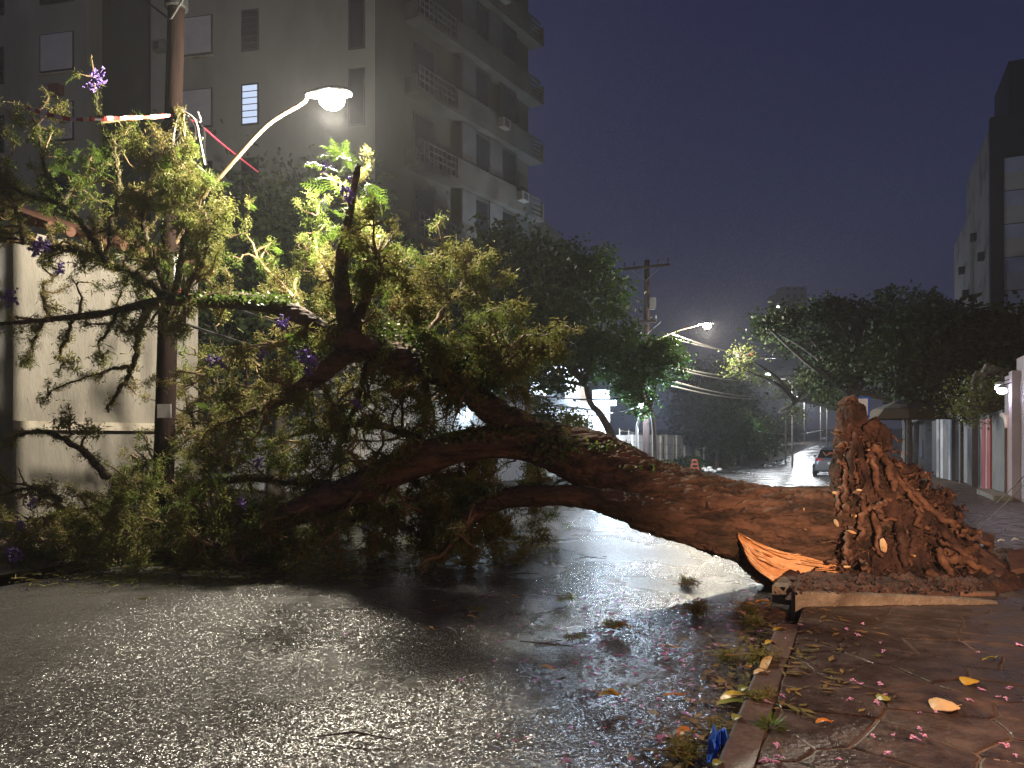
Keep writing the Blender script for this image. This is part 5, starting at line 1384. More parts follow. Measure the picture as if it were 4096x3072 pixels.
branch(r4([(420, 366, 9.05), (428, 410, 8.95), (412, 450, 8.9)], .05, .02), 14, .5, 1, 1.0, .25)
branch(r4([(312, 326, 9.3), (282, 344, 9.2), (246, 352, 9.2), (216, 365, 9.2), (190, 386, 9.2)], .05, .02), 16, .55, 1, .9, .1, mat="twig")
branch(r4([(440, 452, 8.9), (402, 432, 8.9), (350, 422, 8.95), (302, 432, 9.0), (260, 450, 9.1), (222, 470, 9.1)], .06, .02), 24, .6, 1, 1.0, .12)
branch(r4([(352, 492, 8.95), (302, 482, 9.0), (242, 480, 9.1), (182, 490, 9.1), (130, 500, 9.1), (82, 510, 9.1), (40, 524, 9.1)], .07, .02), 30, .6, 1, 1.0, .06)
branch(r4([(300, 510, 8.95), (232, 515, 8.95), (162, 525, 8.95), (92, 538, 8.95), (30, 545, 8.95)], .07, .02), 30, .55, 1, 1.0, .05)
branch(r4([(262, 528, 8.9), (202, 545, 8.75), (142, 553, 8.7), (90, 556, 8.7)], .05, .02), 24, .5, 1, 1.0, .05)
branch(r4([(400, 470, 8.85), (428, 492, 8.7), (448, 518, 8.6), (440, 540, 8.6)], .05, .02), 12, .45, 1, .8, .15)
branch(r4([(480, 444, 8.75), (470, 472, 8.65), (455, 500, 8.6), (432, 528, 8.6)], .05, .02), 14, .45, 1, .9, .25)
branch(r4([(375, 490, 8.85), (360, 515, 8.7), (330, 535, 8.65), (290, 550, 8.6)], .06, .02), 22, .5, 1, 1.0, .08)
branch(r4([(440, 374, 9.1), (478, 352, 9.0), (508, 346, 8.95), (530, 352, 8.95)], .04, .01), 14, .42, 1, .85, .15, dy=-.6)
branch(r4([(465, 388, 9.0), (490, 372, 8.9), (515, 375, 8.9)], .03, .01), 11, .40, 1, .85, .2, dy=-.6)
branch(r4([(262, 408, 9.4), (230, 392, 9.6), (200, 400, 9.8), (180, 420, 9.9)], .04, .015), 14, .5, 1, .8, .08)
branch(r4([(230, 470, 9.3), (200, 440, 9.5), (190, 410, 9.6)], .035, .015), 12, .5, 1, .9, .08)
branch(r4([(120, 500, 9.2), (140, 470, 9.4), (165, 455, 9.5)], .035, .015), 12, .45, 1, .9, .15)
branch(r4([(350, 346, 9.3), (330, 310, 9.4), (325, 285, 9.4)], .04, .012), 12, .45, 1, 1.0, .3)
branch(r4([(340, 300, 9.25), (322, 270, 9.3), (315, 240, 9.3), (318, 215, 9.3)], .03, .01), 12, .35, 1, 1.0, .2, mat="twig")
branch(r4([(345, 250, 9.3), (362, 230, 9.25), (372, 235, 9.2), (376, 245, 9.2)], .025, .01), 9, .3, 1, .9, .5)
branch(r4([(352, 200, 9.3), (340, 185, 9.3), (330, 178, 9.3)], .018, .006), 4, .22, 0, .4, .9)
branch(r4([(357, 180, 9.3), (366, 172, 9.3), (371, 162, 9.3)], .014, .004), 3, .2, 0, .5, .3, mat="twig")
for k in range(55):
    px_, py_ = random.choice(((300, 420), (380, 430), (250, 480), (430, 330), (400, 320), (330, 300), (180, 520), (100, 530), (340, 520), (240, 400), (280, 350), (420, 400), (480, 350), (150, 500), (360, 450), (300, 500)))
    Y = random.uniform(9.8, 12.2)
    p = W(px_ + random.gauss(0, 32), py_ + random.gauss(0, 26), Y)
    if p[2] < .1: continue
    grow(p, rng.normal(size=3), random.uniform(.4, .8), .016, 1, .9, .22)
for k in range(56):
    px_, py_ = random.choice(((440, 500), (470, 480), (500, 475), (530, 472), (455, 530), (420, 520), (550, 478), (480, 460), (500, 525), (520, 520)))
    p = W(px_ + random.gauss(0, 16), py_ + random.gauss(0, 10), random.uniform(8.9, 10.0))
    if p[2] < .08: continue
    grow(p, (random.gauss(0, 1), random.gauss(0, 1), -.6), random.uniform(.3, .55), .012, 1, 1.2, .2)
for k in range(85):
    px_, py_ = random.choice(((60, 545), (110, 540), (170, 535), (220, 530), (280, 525), (330, 520), (140, 555), (240, 550), (380, 510), (40, 540), (300, 545), (200, 510), (350, 480), (410, 500)))
    Y = random.uniform(8.8, 10.2)
    p = W(px_ + random.gauss(0, 26), py_ + random.gauss(0, 12), Y)
    if p[2] < .08: continue
    grow(p, rng.normal(size=3) * (1, 1, .5), random.uniform(.35, .65), .014, 1, 1.3, .15)
twigs_o = twigs.build("twigs", M["twig"], parent=ftree, kind="stuff")
print("TUFTS", len(tuft_pos), "FUZZ", len(fz), "FRONDS", len(frond_pos), "twig verts", twigs.n)

def blades(base, d, L_, w):
    s = np.cross(d, rdir(len(d))); s /= np.linalg.norm(s, axis=1, keepdims=True) + 1e-9
    return np.stack([base - s * w, base + s * w, base + d * L_], axis=1).reshape(-1, 3)
# fuzz along every twig
fb = np.array([q for q, t in fz]); n = len(fb); rep = 3
fb = np.repeat(fb, rep, axis=0) + rng.normal(size=(n * rep, 3)) * .022
d = rdir(len(fb)); d[:, 2] -= .18; d /= np.linalg.norm(d, axis=1, keepdims=True)
np_poly("moss_fuzz", blades(fb, d, rng.uniform(.02, .062, (len(fb), 1)), rng.uniform(.003, .0065, (len(fb), 1))), 3, M["moss"], parent=ftree, kind="stuff")
# tufts: ragged balls of thin curved leaves
def tuft_verts(nb, r, droop=.25):
    base = rng.normal(size=(nb, 3)) * r * .5; d = rdir(nb); d[:, 2] -= droop; d /= np.linalg.norm(d, axis=1, keepdims=True)
    base = base * 1.0
    return blades(base, d, rng.uniform(.4, .85, (nb, 1)) * r, rng.uniform(.05, .10, (nb, 1)) * r)
tmesh = []
for k in range(10):
    V = tuft_verts(170, .092, .10 + .03 * k)
    V[:, 0] *= rng.uniform(.8, 1.25); V[:, 2] *= rng.uniform(.9, 1.4)
    ob = np_poly("moss_tuft", V, 3, M["moss"]); tmesh.append(ob.data); bpy.data.objects.remove(ob)
tp_ = np.array(tuft_pos); tw2 = np.array(tuft_w)
order = np.argsort(-(tw2 / tp_[:, 1])); big = order[:298]; rest = order[298:]
for i in big:
    inst(random.choice(tmesh), "moss_tuft", ftree, tp_[i], (random.uniform(-.5, .5), random.uniform(-.5, .5), random.uniform(0, 6.28)), tw2[i] * 1.1)
allv = []
for i in rest:
    V = tuft_verts(80, .085 * tw2[i], .15); allv.append(V + tp_[i])
np_poly("moss_tufts_small", np.concatenate(allv), 3, M["moss"], parent=ftree, kind="stuff")

# --- feathery fronds
def frond_mesh(L_=.34, npin=11, k=0):
    V = []
    c = lambda t: np.array([t * L_, 0, -.35 * L_ * t * t])
    for i in range(npin):
        t = (i + 1.2) / (npin + 1); p = c(t); w = L_ * .34 * math.sin(math.pi * min(.98, t * .85 + .14)) * random.uniform(.85, 1.1)
        for s in (-1, 1):
            tip = p + np.array([w * .55, s * w, -w * .3 + random.uniform(-.03, .02)]); m_ = (p + tip) / 2 + np.array([0, 0, w * .1])
            sd = np.array([.0052, 0, 0]) * L_ / .3
            V += [p - sd * .4, m_ - sd, m_ + sd, p + sd * .4, m_ - sd, tip - sd * .3, tip + sd * .3, m_ + sd]
    for i in range(8):
        a, b_ = c(i / 8), c((i + 1) / 8); V += [a - (0, .003, 0), b_ - (0, .003, 0), b_ + (0, .003, 0), a + (0, .003, 0)]
    return np.array(V)
fmesh = []
for k in range(5):
    ob = np_poly("leaf_frond", frond_mesh(.26 + .03 * k, 9 + k % 3), 4, M["frond"]); fmesh.append(ob.data); bpy.data.objects.remove(ob)
def frond(p, d, sc=1.0):
    d = nrm(d); rz = math.atan2(d[1], d[0]); ry = -math.asin(max(-1, min(1, d[2])))
    inst(random.choice(fmesh), "leaf_frond", ftree, p, (random.uniform(-.8, .8), ry, rz), sc)
fl = [((352, 172), 0), ((345, 165), 0), ((335, 180), 0), ((330, 190), 0), ((338, 172), 0), ((343, 160), 0), ((370, 190), 0), ((371, 196), 0), ((368, 200), 0), ((366, 188), 0), ((333, 200), 0), ((326, 186), 0), ((350, 186), 0), ((342, 192), 0), ((350, 200), 0), ((330, 168), 0)]
for (px_, py_), _ in fl:
    p = W(px_, py_, 9.3 + random.uniform(-.1, .15)); frond(p, (px_ - 352, random.uniform(-8, 8), random.uniform(-14, 18)), random.uniform(.75, 1.1))
for k in range(10): frond(W(343, 158, 9.3), (random.gauss(-.3, .5), random.gauss(0, .5), random.gauss(.5, .5)), .8)
for k in range(9): frond(W(368, 183, 9.3), (random.gauss(.25, .3), random.gauss(0, .4), random.gauss(-.8, .3)), .85)
for (cx_, cy_, Y, n_) in ((62, 165, 10.1, 9), (85, 150, 10.1, 7), (100, 152, 10.1, 5), (168, 160, 9.7, 8), (178, 175, 9.7, 6), (345, 215, 9.3, 6), (335, 232, 9.3, 5), (165, 260, 9.7, 5), (378, 262, 9.05, 8), (385, 272, 9, 6), (412, 262, 9.05, 6), (295, 340, 9.2, 8), (455, 480, 8.55, 14), (470, 490, 8.55, 8), (410, 405, 8.9, 6), (180, 500, 9, 8), (215, 480, 9, 8), (450, 350, 9, 6), (545, 520, 8.15, 7), (425, 252, 9.1, 3)):
    for k in range(n_):
        if n_: frond(W(cx_ + random.uniform(-10, 10), cy_ + random.uniform(-8, 8), Y + random.uniform(-.15, .15)), (random.gauss(0, 1), random.gauss(0, 1), random.gauss(-.3, .7)), random.uniform(.55, .9))
nf = 0
for (p, d) in frond_pos:
    if nf > 150: break
    frond(p, d + np.array([0, 0, -.2]), random.uniform(.5, .8)); nf += 1
# --- small leafy epiphytes on the upper limb and the trunk
ep = []
for (cx_, cy_, Y, rx, ry, n_) in ((460, 362, 8.95, 24, 16, 900), (478, 372, 8.9, 18, 14, 700), (440, 350, 9.0, 22, 12, 500), (420, 338, 9.0, 18, 12, 300), (500, 378, 8.85, 16, 14, 300), (230, 297, 9.55, 45, 5, 500), (270, 300, 9.35, 26, 6, 320), (520, 432, 8.7, 40, 9, 420), (470, 436, 8.7, 40, 8, 350), (560, 440, 8.6, 26, 8, 160), (385, 330, 9.1, 22, 14, 250), (600, 448, 8.5, 26, 7, 260), (640, 468, 8.4, 22, 6, 160), (560, 452, 8.5, 30, 12, 300), (480, 345, 8.9, 25, 12, 250)):
    pp = np.stack([rng.normal(cx_, rx * .5, n_), rng.normal(cy_, ry * .5, n_), rng.normal(Y, .13, n_)], 1)
    ep.append(np.array([W(*q) for q in pp]))
np_poly("epiphyte_leaves", leaf_quads(np.concatenate(ep), .06, .2), 4, M["epi"], parent=ftree, kind="stuff")
# --- violet flower clusters
def flower_mesh():
    mb = MB()
    for k in range(26):
        t = k / 26; c = np.array([random.gauss(0, .035 + .03 * (1 - t)), random.gauss(0, .04), -.24 * t])
        ax = nrm(rng.normal(size=3) + np.array([0, 0, -.8])); mb.lathe(c, [(.006, 0), (.014, .02), (.016, .035), (.027, .05)], 5, ax)
    mb.tube([(0, 0, .08), (0, 0, -.22)], [.006, .002], 4)
    return mb
fm = []
for k in range(3):
    o_ = flower_mesh().build("flower_cluster", M["flower"]); fm.append(o_.data); bpy.data.objects.remove(o_)
for (px_, py_, Y, sc) in ((101, 72, 10.0, .9), (95, 78, 10.0, .8), (48, 243, 9.9, 1.0), (45, 240, 9.85, .8), (8, 291, 10.0, .9), (11, 289, 10, .7), (60, 262, 10.2, .7), (311, 355, 9.0, 1.0), (309, 350, 9.0, .7), (283, 318, 9.1, .7), (287, 322, 9.1, .6), (264, 348, 9.1, .7), (214, 358, 9.1, .7), (212, 355, 9.1, .6), (341, 186, 9.2, .7), (346, 192, 9.2, .7), (326, 163, 9.3, .5), (322, 200, 9.3, .5), (258, 458, 8.9, .6), (30, 498, 9.1, .6), (18, 520, 9.0, .7), (240, 500, 8.7, .5), (12, 548, 8.8, .8), (352, 400, 8.8, .6)):
    inst(random.choice(fm), "flower_cluster", ftree, W(px_, py_, Y), (random.uniform(-.7, .7), random.uniform(-.7, .7), random.uniform(0, 6)), sc)
# loose litter under the crown
pl = []
for k in range(2600):
    px_ = random.uniform(-10, 560); py_ = random.gauss(566, 9) - max(0, (px_ - 300)) * .08
    if py_ < 535: continue
    pl.append(gnd(px_, py_, .05 + random.random() * .02))
litter = thing("leaf_litter", "matted twigs and leaf litter along the front edge of the fallen crown", "leaf litter", gnd(200, 575, 0), kind="stuff")
pl = np.array(pl); d = rdir(len(pl)); d[:, 2] = np.abs(d[:, 2]) * .25
np_poly("litter", blades(pl, d, rng.uniform(.05, .22, (len(pl), 1)), rng.uniform(.003, .012, (len(pl), 1))), 3, M["moss"], parent=litter, kind="stuff")

# grass on the left verge
gp_ = []
for k in range(5200):
    u_ = random.uniform(1.5, 12); v_ = RW + .2 + random.random() * .95
    gp_.append(P(u_, v_, .09))
gp_ = np.array(gp_); d = rdir(len(gp_)) * .5; d[:, 2] = 1; d /= np.linalg.norm(d, axis=1, keepdims=True)
np_poly("grass", blades(gp_, d, rng.uniform(.04, .13, (len(gp_), 1)), rng.uniform(.003, .006, (len(gp_), 1))), 3, M["grass"], kind="stuff", label="short grass on the verge left of the road", cat="grass")

# ================================================================== clutter on the ground
def leaf_mesh(name, w, l, curl, mat, fold=.3):
    mb = MB(); ns_ = 10; vs = []; nc = 5
    for i in range(ns_ + 1):
        t = i / ns_; x = (t - .5) * l; hw_ = w * .5 * math.sin(math.pi * min(.985, max(.02, t)) ** .85)
        for j in range(nc):
            s = j / (nc - 1) * 2 - 1
            z = min(curl, .14 + .4 * curl) * l * (1 - (2 * t - 1) ** 2) + .012 * math.sin(t * 7 + s * 2) * l * 2 + fold * hw_ * abs(s) + random.uniform(-.002, .002)
            vs.append((x, hw_ * s, z))
    fs = [(i * nc + j, (i + 1) * nc + j, (i + 1) * nc + j + 1, i * nc + j + 1) for i in range(ns_) for j in range(nc - 1)]
    k = len(vs); vs += [(a, b_, c_ - .0025) for a, b_, c_ in vs]; fs += [tuple(q + k for q in f[::-1]) for f in fs]
    mb.add(vs, fs)
    mb.tube([(l * .48, 0, .003), (l * .62, .006, .004), (l * .72, .012, .003)], [.003, .002, .0015], 5)
    return mb
def zsurf(px, py):
    # road or pavement?
    Y = CAMZ * F / (py - HY); x = (px - CX) / F * Y
    v = (np.array([x, Y]) - B0) @ N
    return .02 + .05 * (1 - ((v - RW / 2) / (RW / 2)) ** 2) if v > 0.05 else .122
def put_leaf(px, py, w, l, mat, label, rot, curl=.10, fold=.3, tilt=(0, 0)):
    mb = leaf_mesh("leaf", w, l, curl, mat, fold); z = zsurf(px, py); p = gnd(px, py, z) 
    me_o = mb.build("fallen_leaf", M[mat], smooth=True, label=label, cat="leaf", group="large fallen leaves")
    me_o.location = tuple(p + UP * .004); me_o.rotation_euler = (tilt[0], tilt[1], rot)
c8 = lambda x, y: (575 + x / 4.926, 450 + y / 4.926)
put_leaf(*c8(1825, 1272), .19, .16, "palleaf", "big pale curled leaf standing on the wet paving at right", .2, .30, -.2)
put_leaf(*c8(1520, 1228), .11, .075, "greenleaf", "round yellow green leaf left of the big pale one on the paving", .1, .34, -.2)
put_leaf(*c8(1945, 1150), .11, .115, "yellowleaf", "mustard leaf near the right edge of the paving, farthest back", .5, .25, -.1)
put_leaf(*c8(1225, 1345), .05, .085, "orangeleaf", "small orange leaf lying alone on the paving", .1, .1)
put_leaf(*c8(785, 1225), .12, .17, "yellowleaf", "large yellow leaf on the pile of leaves against the kerb", .1, .2, -.1)
put_leaf(*c8(790, 1255), .09, .22, "greenleaf", "olive leaf under the large yellow leaf by the kerb", -.1, .06)
put_leaf(*c8(835, 1190), .07, .10, "greenleaf", "curled grey green leaf behind the large yellow leaf by the kerb", .6, .25)
put_leaf(*c8(800, 1330), .06, .07, "greenleaf", "little olive leaf in the gutter in front of the leaf pile", .6, .2)
put_leaf(*c8(165, 1212), .05, .13, "yellowleaf", "slim yellow leaf lying alone on the dark road", .1, .08)
put_leaf(*c8(485, 1210), .03, .12, "orangeleaf", "thin brown leaf on the road left of the kerb leaf pile", .05, .04)
put_leaf(*c8(945, 1065), .06, .22, "palleaf", "long pale pointed leaf leaning on the kerb", .9, .12, .3, (0, -.35))
put_leaf(*c8(915, 1102), .06, .10, "palleaf", "small pale leaf below the long pointed leaf at the kerb", .2, .12)
put_leaf(*c8(945, 1040), .05, .09, "orangeleaf", "red orange leaf touching the long pale leaf at the kerb", .2, .12)
put_leaf(*c8(805, 815), .07, .16, "palleaf", "pale curled leaf in the gutter behind the kerb grass", -.6, .18, .3)
put_leaf(*c8(1005, 888), .05, .11, "yellowleaf", "yellow leaf on the kerb below the soil spill", .3, .1)
put_leaf(*c8(960, 955), .06, .09, "yellowleaf", "yellow leaf in the gutter under the kerb edge, midway", .4, .12)
put_leaf(*c8(855, 1075), .05, .06, "orangeleaf", "tiny brown orange leaf left of the long pale leaf", 1.2, .2)
put_leaf(*c8(840, 757), .04, .15, "orangeleaf", "reddish strip of leaf in front of the askew kerb stone", -.3, .05)
put_leaf(*c8(925, 747), .05, .14, "orangeleaf", "salmon coloured strip right of the reddish strip by the kerb stone", 0., .04)
put_leaf(*c8(955, 662), .05, .13, "yellowleaf", "orange yellow leaf against the left face of the kerb stone", .4, .1)
put_leaf(*c8(235, 880), .08, .15, "orangeleaf", "crumpled brown leaf on the road amid the pale reflections", .3, .2)
put_leaf(*c8(2040, 1030), .02, .14, "greenleaf", "thin green sprig leaf on the paving at the far right", .4, .05)
put_leaf(*c8(545, 1405), .07, .12, "orangeleaf", "dark red brown leaf near the bottom, left of the blue wrapper", .5, .2)
put_leaf(*c8(465, 970), .02, .14, "orangeleaf", "thin reddish leaf strip on the road left of the gutter", -.5, .04)
put_leaf(*c8(705, 1555), .05, .06, "greenleaf", "small olive leaf beside the blue wrapper at the bottom", .5, .2)
for (px_, py_, sz, lab) in ((452, 537, .22, "bright yellow leaf fragment under the low branch tip"), (452, 557, .08, "small tan leaf in front of the arched branch"), (512, 598, .13, "tan leaf on the dark road in the tree shadow"), (470, 618, .10, "red brown curled leaf in the road shadow"), (430, 630, .09, "small yellow brown leaf in the road shadow, left"), (265, 562, .1, "tan leaf at the edge of the fallen crown"), (545, 670, .12, "brown twist of leaf on the road below the shadow"), (610, 694, .11, "yellow leaf on the road near the lower middle")):
    put_leaf(px_, py_, sz * .5, sz, "yellowleaf" if "yellow" in lab else "palleaf", lab, random.uniform(-.6, .6), .15)
M["litterleaf"] = pmat("sodden leaf litter", (.07, .045, .018), (.24, .16, .05), 5, .45, island=.95, c3=(.10, .11, .03), c3scale=3)
gl = []
for k in range(620):
    u_ = random.uniform(-.3, 3.7); v_ = abs(random.gauss(0, .22)) + .03
    if random.random() < .25: v_ = -.16 - abs(random.gauss(0, .25)); u_ = random.uniform(.5, 3.2)
    gl.append(P(u_, v_, (.018 + .05 * (1 - ((v_ - RW / 2) / (RW / 2)) ** 2)) if v_ > 0 else .124))
gl = np.array(gl); n_ = len(gl); an = rng.uniform(0, 6.28, n_); dd_ = np.stack([np.cos(an), np.sin(an), rng.normal(0, .10, n_)], 1); ss_ = np.stack([-np.sin(an), np.cos(an), rng.normal(0, .12, n_)], 1)
ln_ = rng.uniform(.015, .065, (n_, 1)); wd_ = ln_ * rng.uniform(.15, .38, (n_, 1)); gl[:, 2] += .006
gt_ = thing("gutter_litter", "small sodden brown leaves strewn in the gutter along the right kerb", "leaf litter", P(1.5, .2, 0), kind="stuff")
np_poly("litter", np.stack([gl - dd_ * ln_, gl + ss_ * wd_, gl + dd_ * ln_, gl - ss_ * wd_], 1).reshape(-1, 3), 4, M["litterleaf"], parent=gt_, kind="stuff")
# fallen blossoms: each an object of its own
def blossom_mesh():
    mb = MB()
    for k in range(4):
        a = k * 1.57 + random.uniform(-.4, .4); c = np.array([math.cos(a), math.sin(a), 0]); s = np.array([-c[1], c[0], 0])
        L_ = random.uniform(.014, .024); h = random.uniform(.002, .014)
        p0 = c * .002 + UP * .004; p1 = c * L_ * .5 + s * L_ * .4 + UP * (h * .8 + .004); p2 = c * L_ + UP * h; p3 = c * L_ * .5 - s * L_ * .4 + UP * (h * .8 + .004)
        mb.add([p0, p1, p2, p3, p0 - UP * .002, p1 - UP * .002, p2 - UP * .002, p3 - UP * .002], [(0, 3, 2, 1), (4, 5, 6, 7), (0, 1, 5, 4), (1, 2, 6, 5), (2, 3, 7, 6), (3, 0, 4, 7)])
    mb.tube([(0, 0, .006), (.014, .004, .008), (.03, .01, .006)], [.004, .006, .003], 5)
    return mb
bm_ = []
for k in range(6):
    o_ = blossom_mesh().build("blossom", M["pinkpetal"]); bm_.append(o_.data); bpy.data.objects.remove(o_)
nb = 0
def blossom(px, py, road):
    z = zsurf(px, py); p = gnd(px, py, z)
    o_ = inst(random.choice(bm_), "fallen_blossom", None, p + UP * .002, (random.uniform(-.3, .3), random.uniform(-.3, .3), random.uniform(0, 6.28)), random.uniform(.55, 1.1))
    tag(o_, "small pink fallen blossom lying on the wet asphalt" if road else "small pink fallen blossom lying on the wet paving stones", "blossom", "pink blossoms scattered on the road" if road else "pink blossoms scattered on the paving")
while nb < 210:
    px_ = random.gauss(640, 90); py_ = 590 + abs(random.gauss(0, 80))
    if py_ > 764 or px_ < 330: continue
    Y = CAMZ * F / (py_ - HY); v = (np.array([(px_ - CX) / F * Y, Y]) - B0) @ N
    if v < .12: continue
    blossom(px_, py_, True); nb += 1
nb = 0
while nb < 40:
    px_ = random.uniform(735, 1022); py_ = random.uniform(622, 764); Y = CAMZ * F / (py_ - HY); v = (np.array([(px_ - CX) / F * Y, Y]) - B0) @ N
    if v > -.02: continue
    blossom(px_, py_, False); nb += 1
# mossy twig tufts on the road and gutter
tl_ = [(690, 585, .9, "mossy tuft on the pale reflection, upper one of two"), (697, 612, 1.0, "mossy tuft on the road, lower of the two by the reflection"), (745, 612, .9, "mossy tuft in the gutter by the askew kerb stone"), (752, 625, .8, "dark grassy clump in front of the pale curled leaf"), (762, 660, 1.0, "mossy clump in the gutter below the yellow leaf"), (730, 658, .8, "small brown moss clump left of the gutter clump"), (618, 628, .7, "lone moss tuft in the middle of the road shadow"), (512, 562, .9, "moss tuft on the road before the arched branch"), (580, 640, .5, "tiny moss tuft above the brown twist of leaf"), (685, 758, .9, "mossy twig at the bottom, left of the blue wrapper"), (718, 735, .5, "small moss tuft above the blue wrapper"), (570, 600, .6, "thin moss tuft near the dark road shadow edge"), (757, 700, .6, "moss tuft beside the leaf pile at the kerb"), (480, 612, .4, "tiny moss tuft beside the red brown leaf")]
for (px_, py_, sc, lab) in tl_:
    p = gnd(px_, py_, zsurf(px_, py_)); t = thing("moss_clump", lab, "moss clump", p)
    inst(random.choice(tmesh), "moss_tuft", t, p + UP * .03, (0, 0, random.uniform(0, 6)), (sc * 1.1, sc * 1.1, sc * .55))
    inst(random.choice(tmesh), "moss_tuft", t, p + UP * .025 + rng.normal(size=3) * (.06, .06, 0), (0, 0, random.uniform(0, 6)), (sc * .8, sc * .8, sc * .5))
    mb = MB(); a = random.uniform(-.6, .6) + 3.1; mb.tube([p + UP * .02, p + np.array([math.cos(a) * .1, math.sin(a) * .1, .03]) * sc, p + np.array([math.cos(a) * .24, math.sin(a) * .2, .015]) * sc], [.007, .006, .003], 5); mb.build("stick", M["twig"], parent=t)
# sticks and bright weed on pavement edge
for (px_, py_, lab) in ((520, 575, "long thin stick on the road under the arched branch"), (480, 598, "bent thin stick lying in the road shadow"), (430, 610, "short dark stick on the road, left of the bent one"), (545, 645, "fine stick lying on the road, nearest the middle"), (355, 740, "dark forked twig at the bottom of the lit asphalt"), (590, 560, "stick on the road right under the arch")):
    p = gnd(px_, py_, zsurf(px_, py_)); a = random.uniform(-.4, .4); dd = np.array([math.cos(a), math.sin(a), 0])
    mb = MB(); mb.tube([p - dd * .2 + UP * .01, p + UP * .018 + rng.normal(size=3) * .012, p + dd * .22 + UP * .012], [.004, .006, .003], 5); mb.tube([p + UP * .015, p + dd * .1 + np.array([-dd[1], dd[0], 0]) * .1 + UP * .02], [.004, .002], 4)
    mb.build("stick", M["branch"], loc=p, label=lab, cat="stick")
p = gnd(772, 727, .12); wd = []
for k in range(60): 
    d = nrm([random.gauss(0, 1), random.gauss(0, .6), abs(random.gauss(.4, .4))]); s = nrm(np.cross(d, UP)) * .006; q = p + d * .02
    wd += [q - s * .3, q + d * .035 - s, q + d * random.uniform(.05, .09), q + d * .035 + s]
np_poly("weed", np.array(wd), 4, M["frond"], loc=p, label="small bright green weed growing at the kerb joint", cat="weed")
# blue crumpled wrapper
p = gnd(721, 752, .03); ns_ = 13; vs = []
for i in range(ns_):
    for j in range(ns_):
        x, y = i / (ns_ - 1) - .5, j / (ns_ - 1) - .5
        h = .055 * math.exp(-(x * x + y * y) * 5) + .05 * (mnoise.noise(Vector((x * 6, y * 6, 1.3)))) + .028 * mnoise.noise(Vector((x * 15, y * 15, 4)))
        h = max(h, -.005)
        rr_ = .7 + .3 * math.cos(3 * math.atan2(y, x) + .6)
        vs.append(p + np.array([x * .16 * rr_ + y * .05, y * .26 * rr_, .014 + h * 1.6]))
fs = [(i * ns_ + j, (i + 1) * ns_ + j, (i + 1) * ns_ + j + 1, i * ns_ + j + 1) for i in range(ns_ - 1) for j in range(ns_ - 1)]
k = len(vs); vs += [q - UP * .002 for q in vs]; fs += [tuple(a + k for a in f[::-1]) for f in fs]
make("wrapper", vs, fs, M["blueplastic"], loc=p, label="crumpled blue and white plastic wrapper against the kerb at the bottom", cat="wrapper")
# white scraps right
for (px_, py_, lab) in ((1012, 540, "pale scrap of paper on the wet pavement at the right edge, nearer one"), (998, 541, "small pale scrap left of the one at the right edge")):
    p = gnd(px_, py_, .125); mb = MB(); mb.tube([p, p + (.05, .02, .015), p + (.09, -.01, .01)], [.01, .02, .006], 5); mb.build("paper_scrap", M["tapewhite"], loc=p, label=lab, cat="scrap")

# ================================================================== cables
def cable(name, pts, r, mat, label, per=8, cat="cable", group=None):
    mb = MB(); mb.tube(list(spline(pts, per)), r, 6); return mb.build(name, M[mat], loc=pts[0], label=label, cat=cat, group=group)
def sagline(a, b_, sag, n=7):
    a = np.array(a, float); b_ = np.array(b_, float)
    return [a + (b_ - a) * t - UP * sag * 4 * t * (1 - t) for t in np.linspace(0, 1, n)]
# red and white barrier tape from the pole to the left
tape = thing("barrier_tape", "red and white barrier tape strung from the pole into the branches", "barrier tape", W(174, 116, 12.0))
tpts = [W(174, 115, 10.76), W(150, 117, 10.3), (W(120, 118, 9.7)), W(95, 119, 9.5), W(70, 119, 9.45), W(40, 112, 9.5), W(25, 107, 9.6)]
tpts = spline(tpts, 8)
for i in range(0, len(tpts) - 1):
    a, b_ = tpts[i], tpts[i + 1]; w0 = .027
    mb = MB(); tw = math.sin(i * .9) * .5; off = np.array([0, math.sin(tw) * w0, math.cos(tw) * w0]); o2_ = np.array([0, .004, 0])
    mb.add([a - off, b_ - off, b_ + off, a + off, a - off + o2_, b_ - off + o2_, b_ + off + o2_, a + off + o2_], [(0, 1, 2, 3), (7, 6, 5, 4), (0, 4, 5, 1), (2, 6, 7, 3)])
    mb.build("stripe", M["tapered" if (i // 2) % 2 == 0 else "tapewhite"], parent=tape)
# bundle of dangling wires at the pole
hub = W(180, 113, 10.76)
wl_ = [[(172, 150), (176, 125), (182, 112), (195, 120), (200, 140), (205, 165)], [(182, 112), (178, 135), (168, 145), (166, 160)], [(183, 112), (185, 135), (182, 158), (186, 162)], [(184, 113), (196, 130), (189, 150), (180, 160)], [(184, 112), (200, 122), (198, 112)], [(186, 114), (203, 128), (204, 150), (206, 165)], [(183, 113), (192, 135), (203, 138)], [(181, 113), (170, 122), (165, 142)]]
ww = thing("wire_bundle", "tangle of loose black and grey wires hanging from the timber pole", "cable", hub)
for i, l in enumerate(wl_):
    mb = MB(); mb.tube(list(spline([W(a, b_, 10.7 + .05 * (i % 3)) for a, b_ in l], 6)), .014 + .006 * (i % 2), 6); mb.build("wire", M["cable" if i % 2 else "cablepale"], parent=ww)
mb = MB(); mb.ball(hub, (.10, .08, .09), 8, 6); mb.ball(hub + (.08, 0, -.05), (.08, .06, .06), 8, 6); mb.build("clamp", M["darkmetal"], parent=ww)
cable("cable", [hub, W(200, 125, 12.2), W(220, 142, 12.8), W(240, 158, 13.6), W(258, 172, 14.5)], .016, "redcable", "dark red cable sloping down from the pole under the lamp arm")
cable("cable", [W(190, 160, 11.9), W(205, 172, 12), W(215, 185, 12)], .012, "cablepale", "short pale wire sagging right of the timber pole")
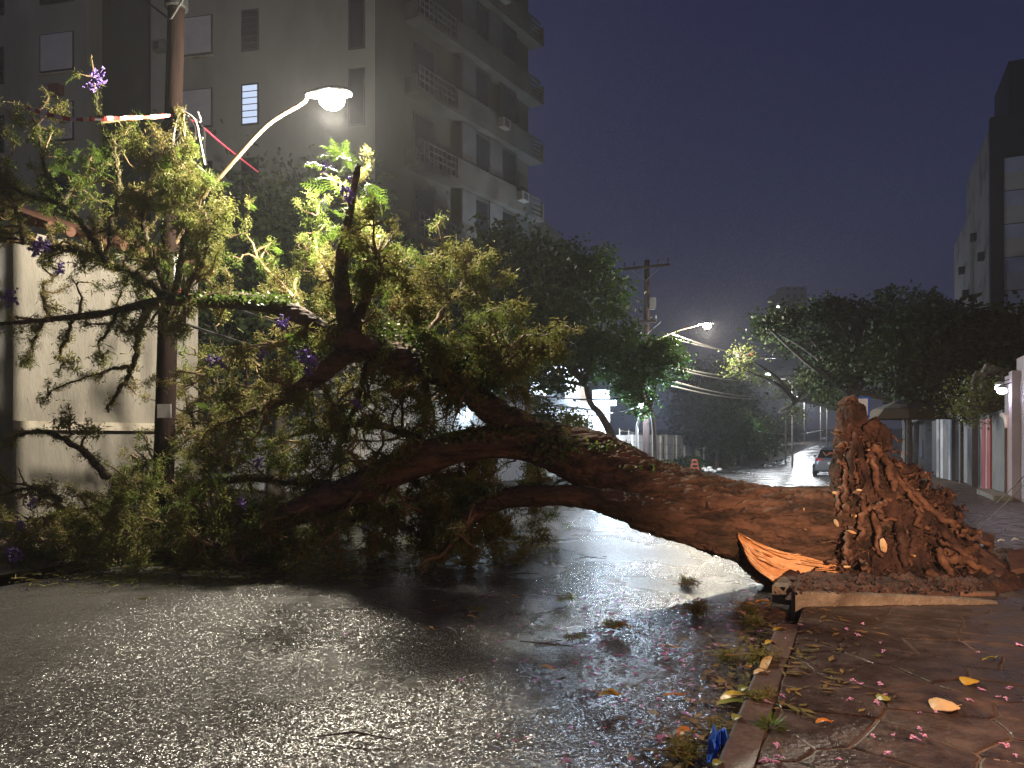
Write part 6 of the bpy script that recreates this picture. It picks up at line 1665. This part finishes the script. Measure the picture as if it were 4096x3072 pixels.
# street cables along the left
for (z1_, z2_, r, mt, lab, sg_) in ((6.2, 6.0, .03, "cable", "thick black cable running from the timber pole to the next pole", .8), (5.7, 5.5, .022, "cable", "thin black cable just under the thick one along the left side", .9)):
    cable("cable", sagline((top1[0] + .02, 11.04, z1_ - 2.4), (base2[0], 33.9, z2_ - 2.4), sg_), r, mt, lab)
for (ya, yb, r, lab) in ((337, 349, .04, "bright lit cable under the second lamp, topmost"), (341, 344, .03, "short lit cable just under the topmost one"), (369, 366, .035, "lit cable in the middle group, upper"), (371, 371, .03, "lit cable in the middle group, lower"), (384, 387, .035, "lit cable in the lower group, upper"), (389, 388, .03, "lit cable in the lower group, lowest")):
    cable("cable", sagline(W(672, ya - 3, 33.5), W(790, yb + 9, 52), .35), r, "cablepale", lab)
cable("cable", sagline(W(750, 430, 70), W(850, 420, 100), 1.0), .05, "cablepale", "pale cable drooping over the far trees")
cable("cable", sagline(W(1030, 470, 9.5), W(975, 525, 11.5), .0, 4), .006, "cable", "fallen black cable slanting over the right pavement, upper")
cable("cable", sagline(W(1030, 478, 9.0), W(940, 560, 9.5), .05, 5), .006, "cable", "fallen black cable slanting over the right pavement, lower")

# ================================================================== amber warning lantern behind the viewer, lighting the roots
am = np.array([2.75, 3.0, 1.15])
al = thing("warning_lantern", "amber warning lantern on a stand on the pavement just outside the right edge", "lantern", (am[0], am[1], .12))
mb = MB(); mb.tube([(am[0], am[1], .12), (am[0], am[1], am[2] - .12)], .03, 8); mb.lathe((am[0], am[1], .12), [(.22, 0), (.22, .04), (.05, .06)], 14); mb.build("stand", M["darkmetal"], parent=al)
mb = MB(); mb.lathe(am, [(.09, -.12), (.1, -.1), (.1, -.05), (.05, -.04)], 14); mb.build("housing", M["darkmetal"], parent=al)
mb = MB(); mb.ball(am - UP * .01, (.045, .045, .045), 10, 6); mb.build("lens", M["amber"], parent=al)
spot_light("amber light", am + np.array([.0, .13, .05]), (3.75, 7.8, .95), AMBER_W * 13, (1.0, .56, .34), 62, 1.0, .05, al)
point_light("added amber fill", am + np.array([-.02, .02, .12]), 185, (1.0, .50, .28), .05, al)  # fill light added to redden the paving and low limbs

# ================================================================== haze
if HAZE > 0:
    m = bpy.data.materials.new("night haze"); m.use_nodes = True
    nd = m.node_tree.nodes; nd.remove(nd["Principled BSDF"])
    pv = nd.new("ShaderNodeVolumePrincipled"); pv.inputs["Color"].default_value = (.85, .87, .92, 1); pv.inputs["Density"].default_value = HAZE; pv.inputs["Anisotropy"].default_value = .15
    m.node_tree.links.new(pv.outputs[0], nd["Material Output"].inputs["Volume"])
    mb = MB(); mb.box((-420, -140, -9), (560, 720, 60)); mb.build("haze", m, kind="stuff", loc=(0, 0, 0))
bpy.context.view_layer.update()
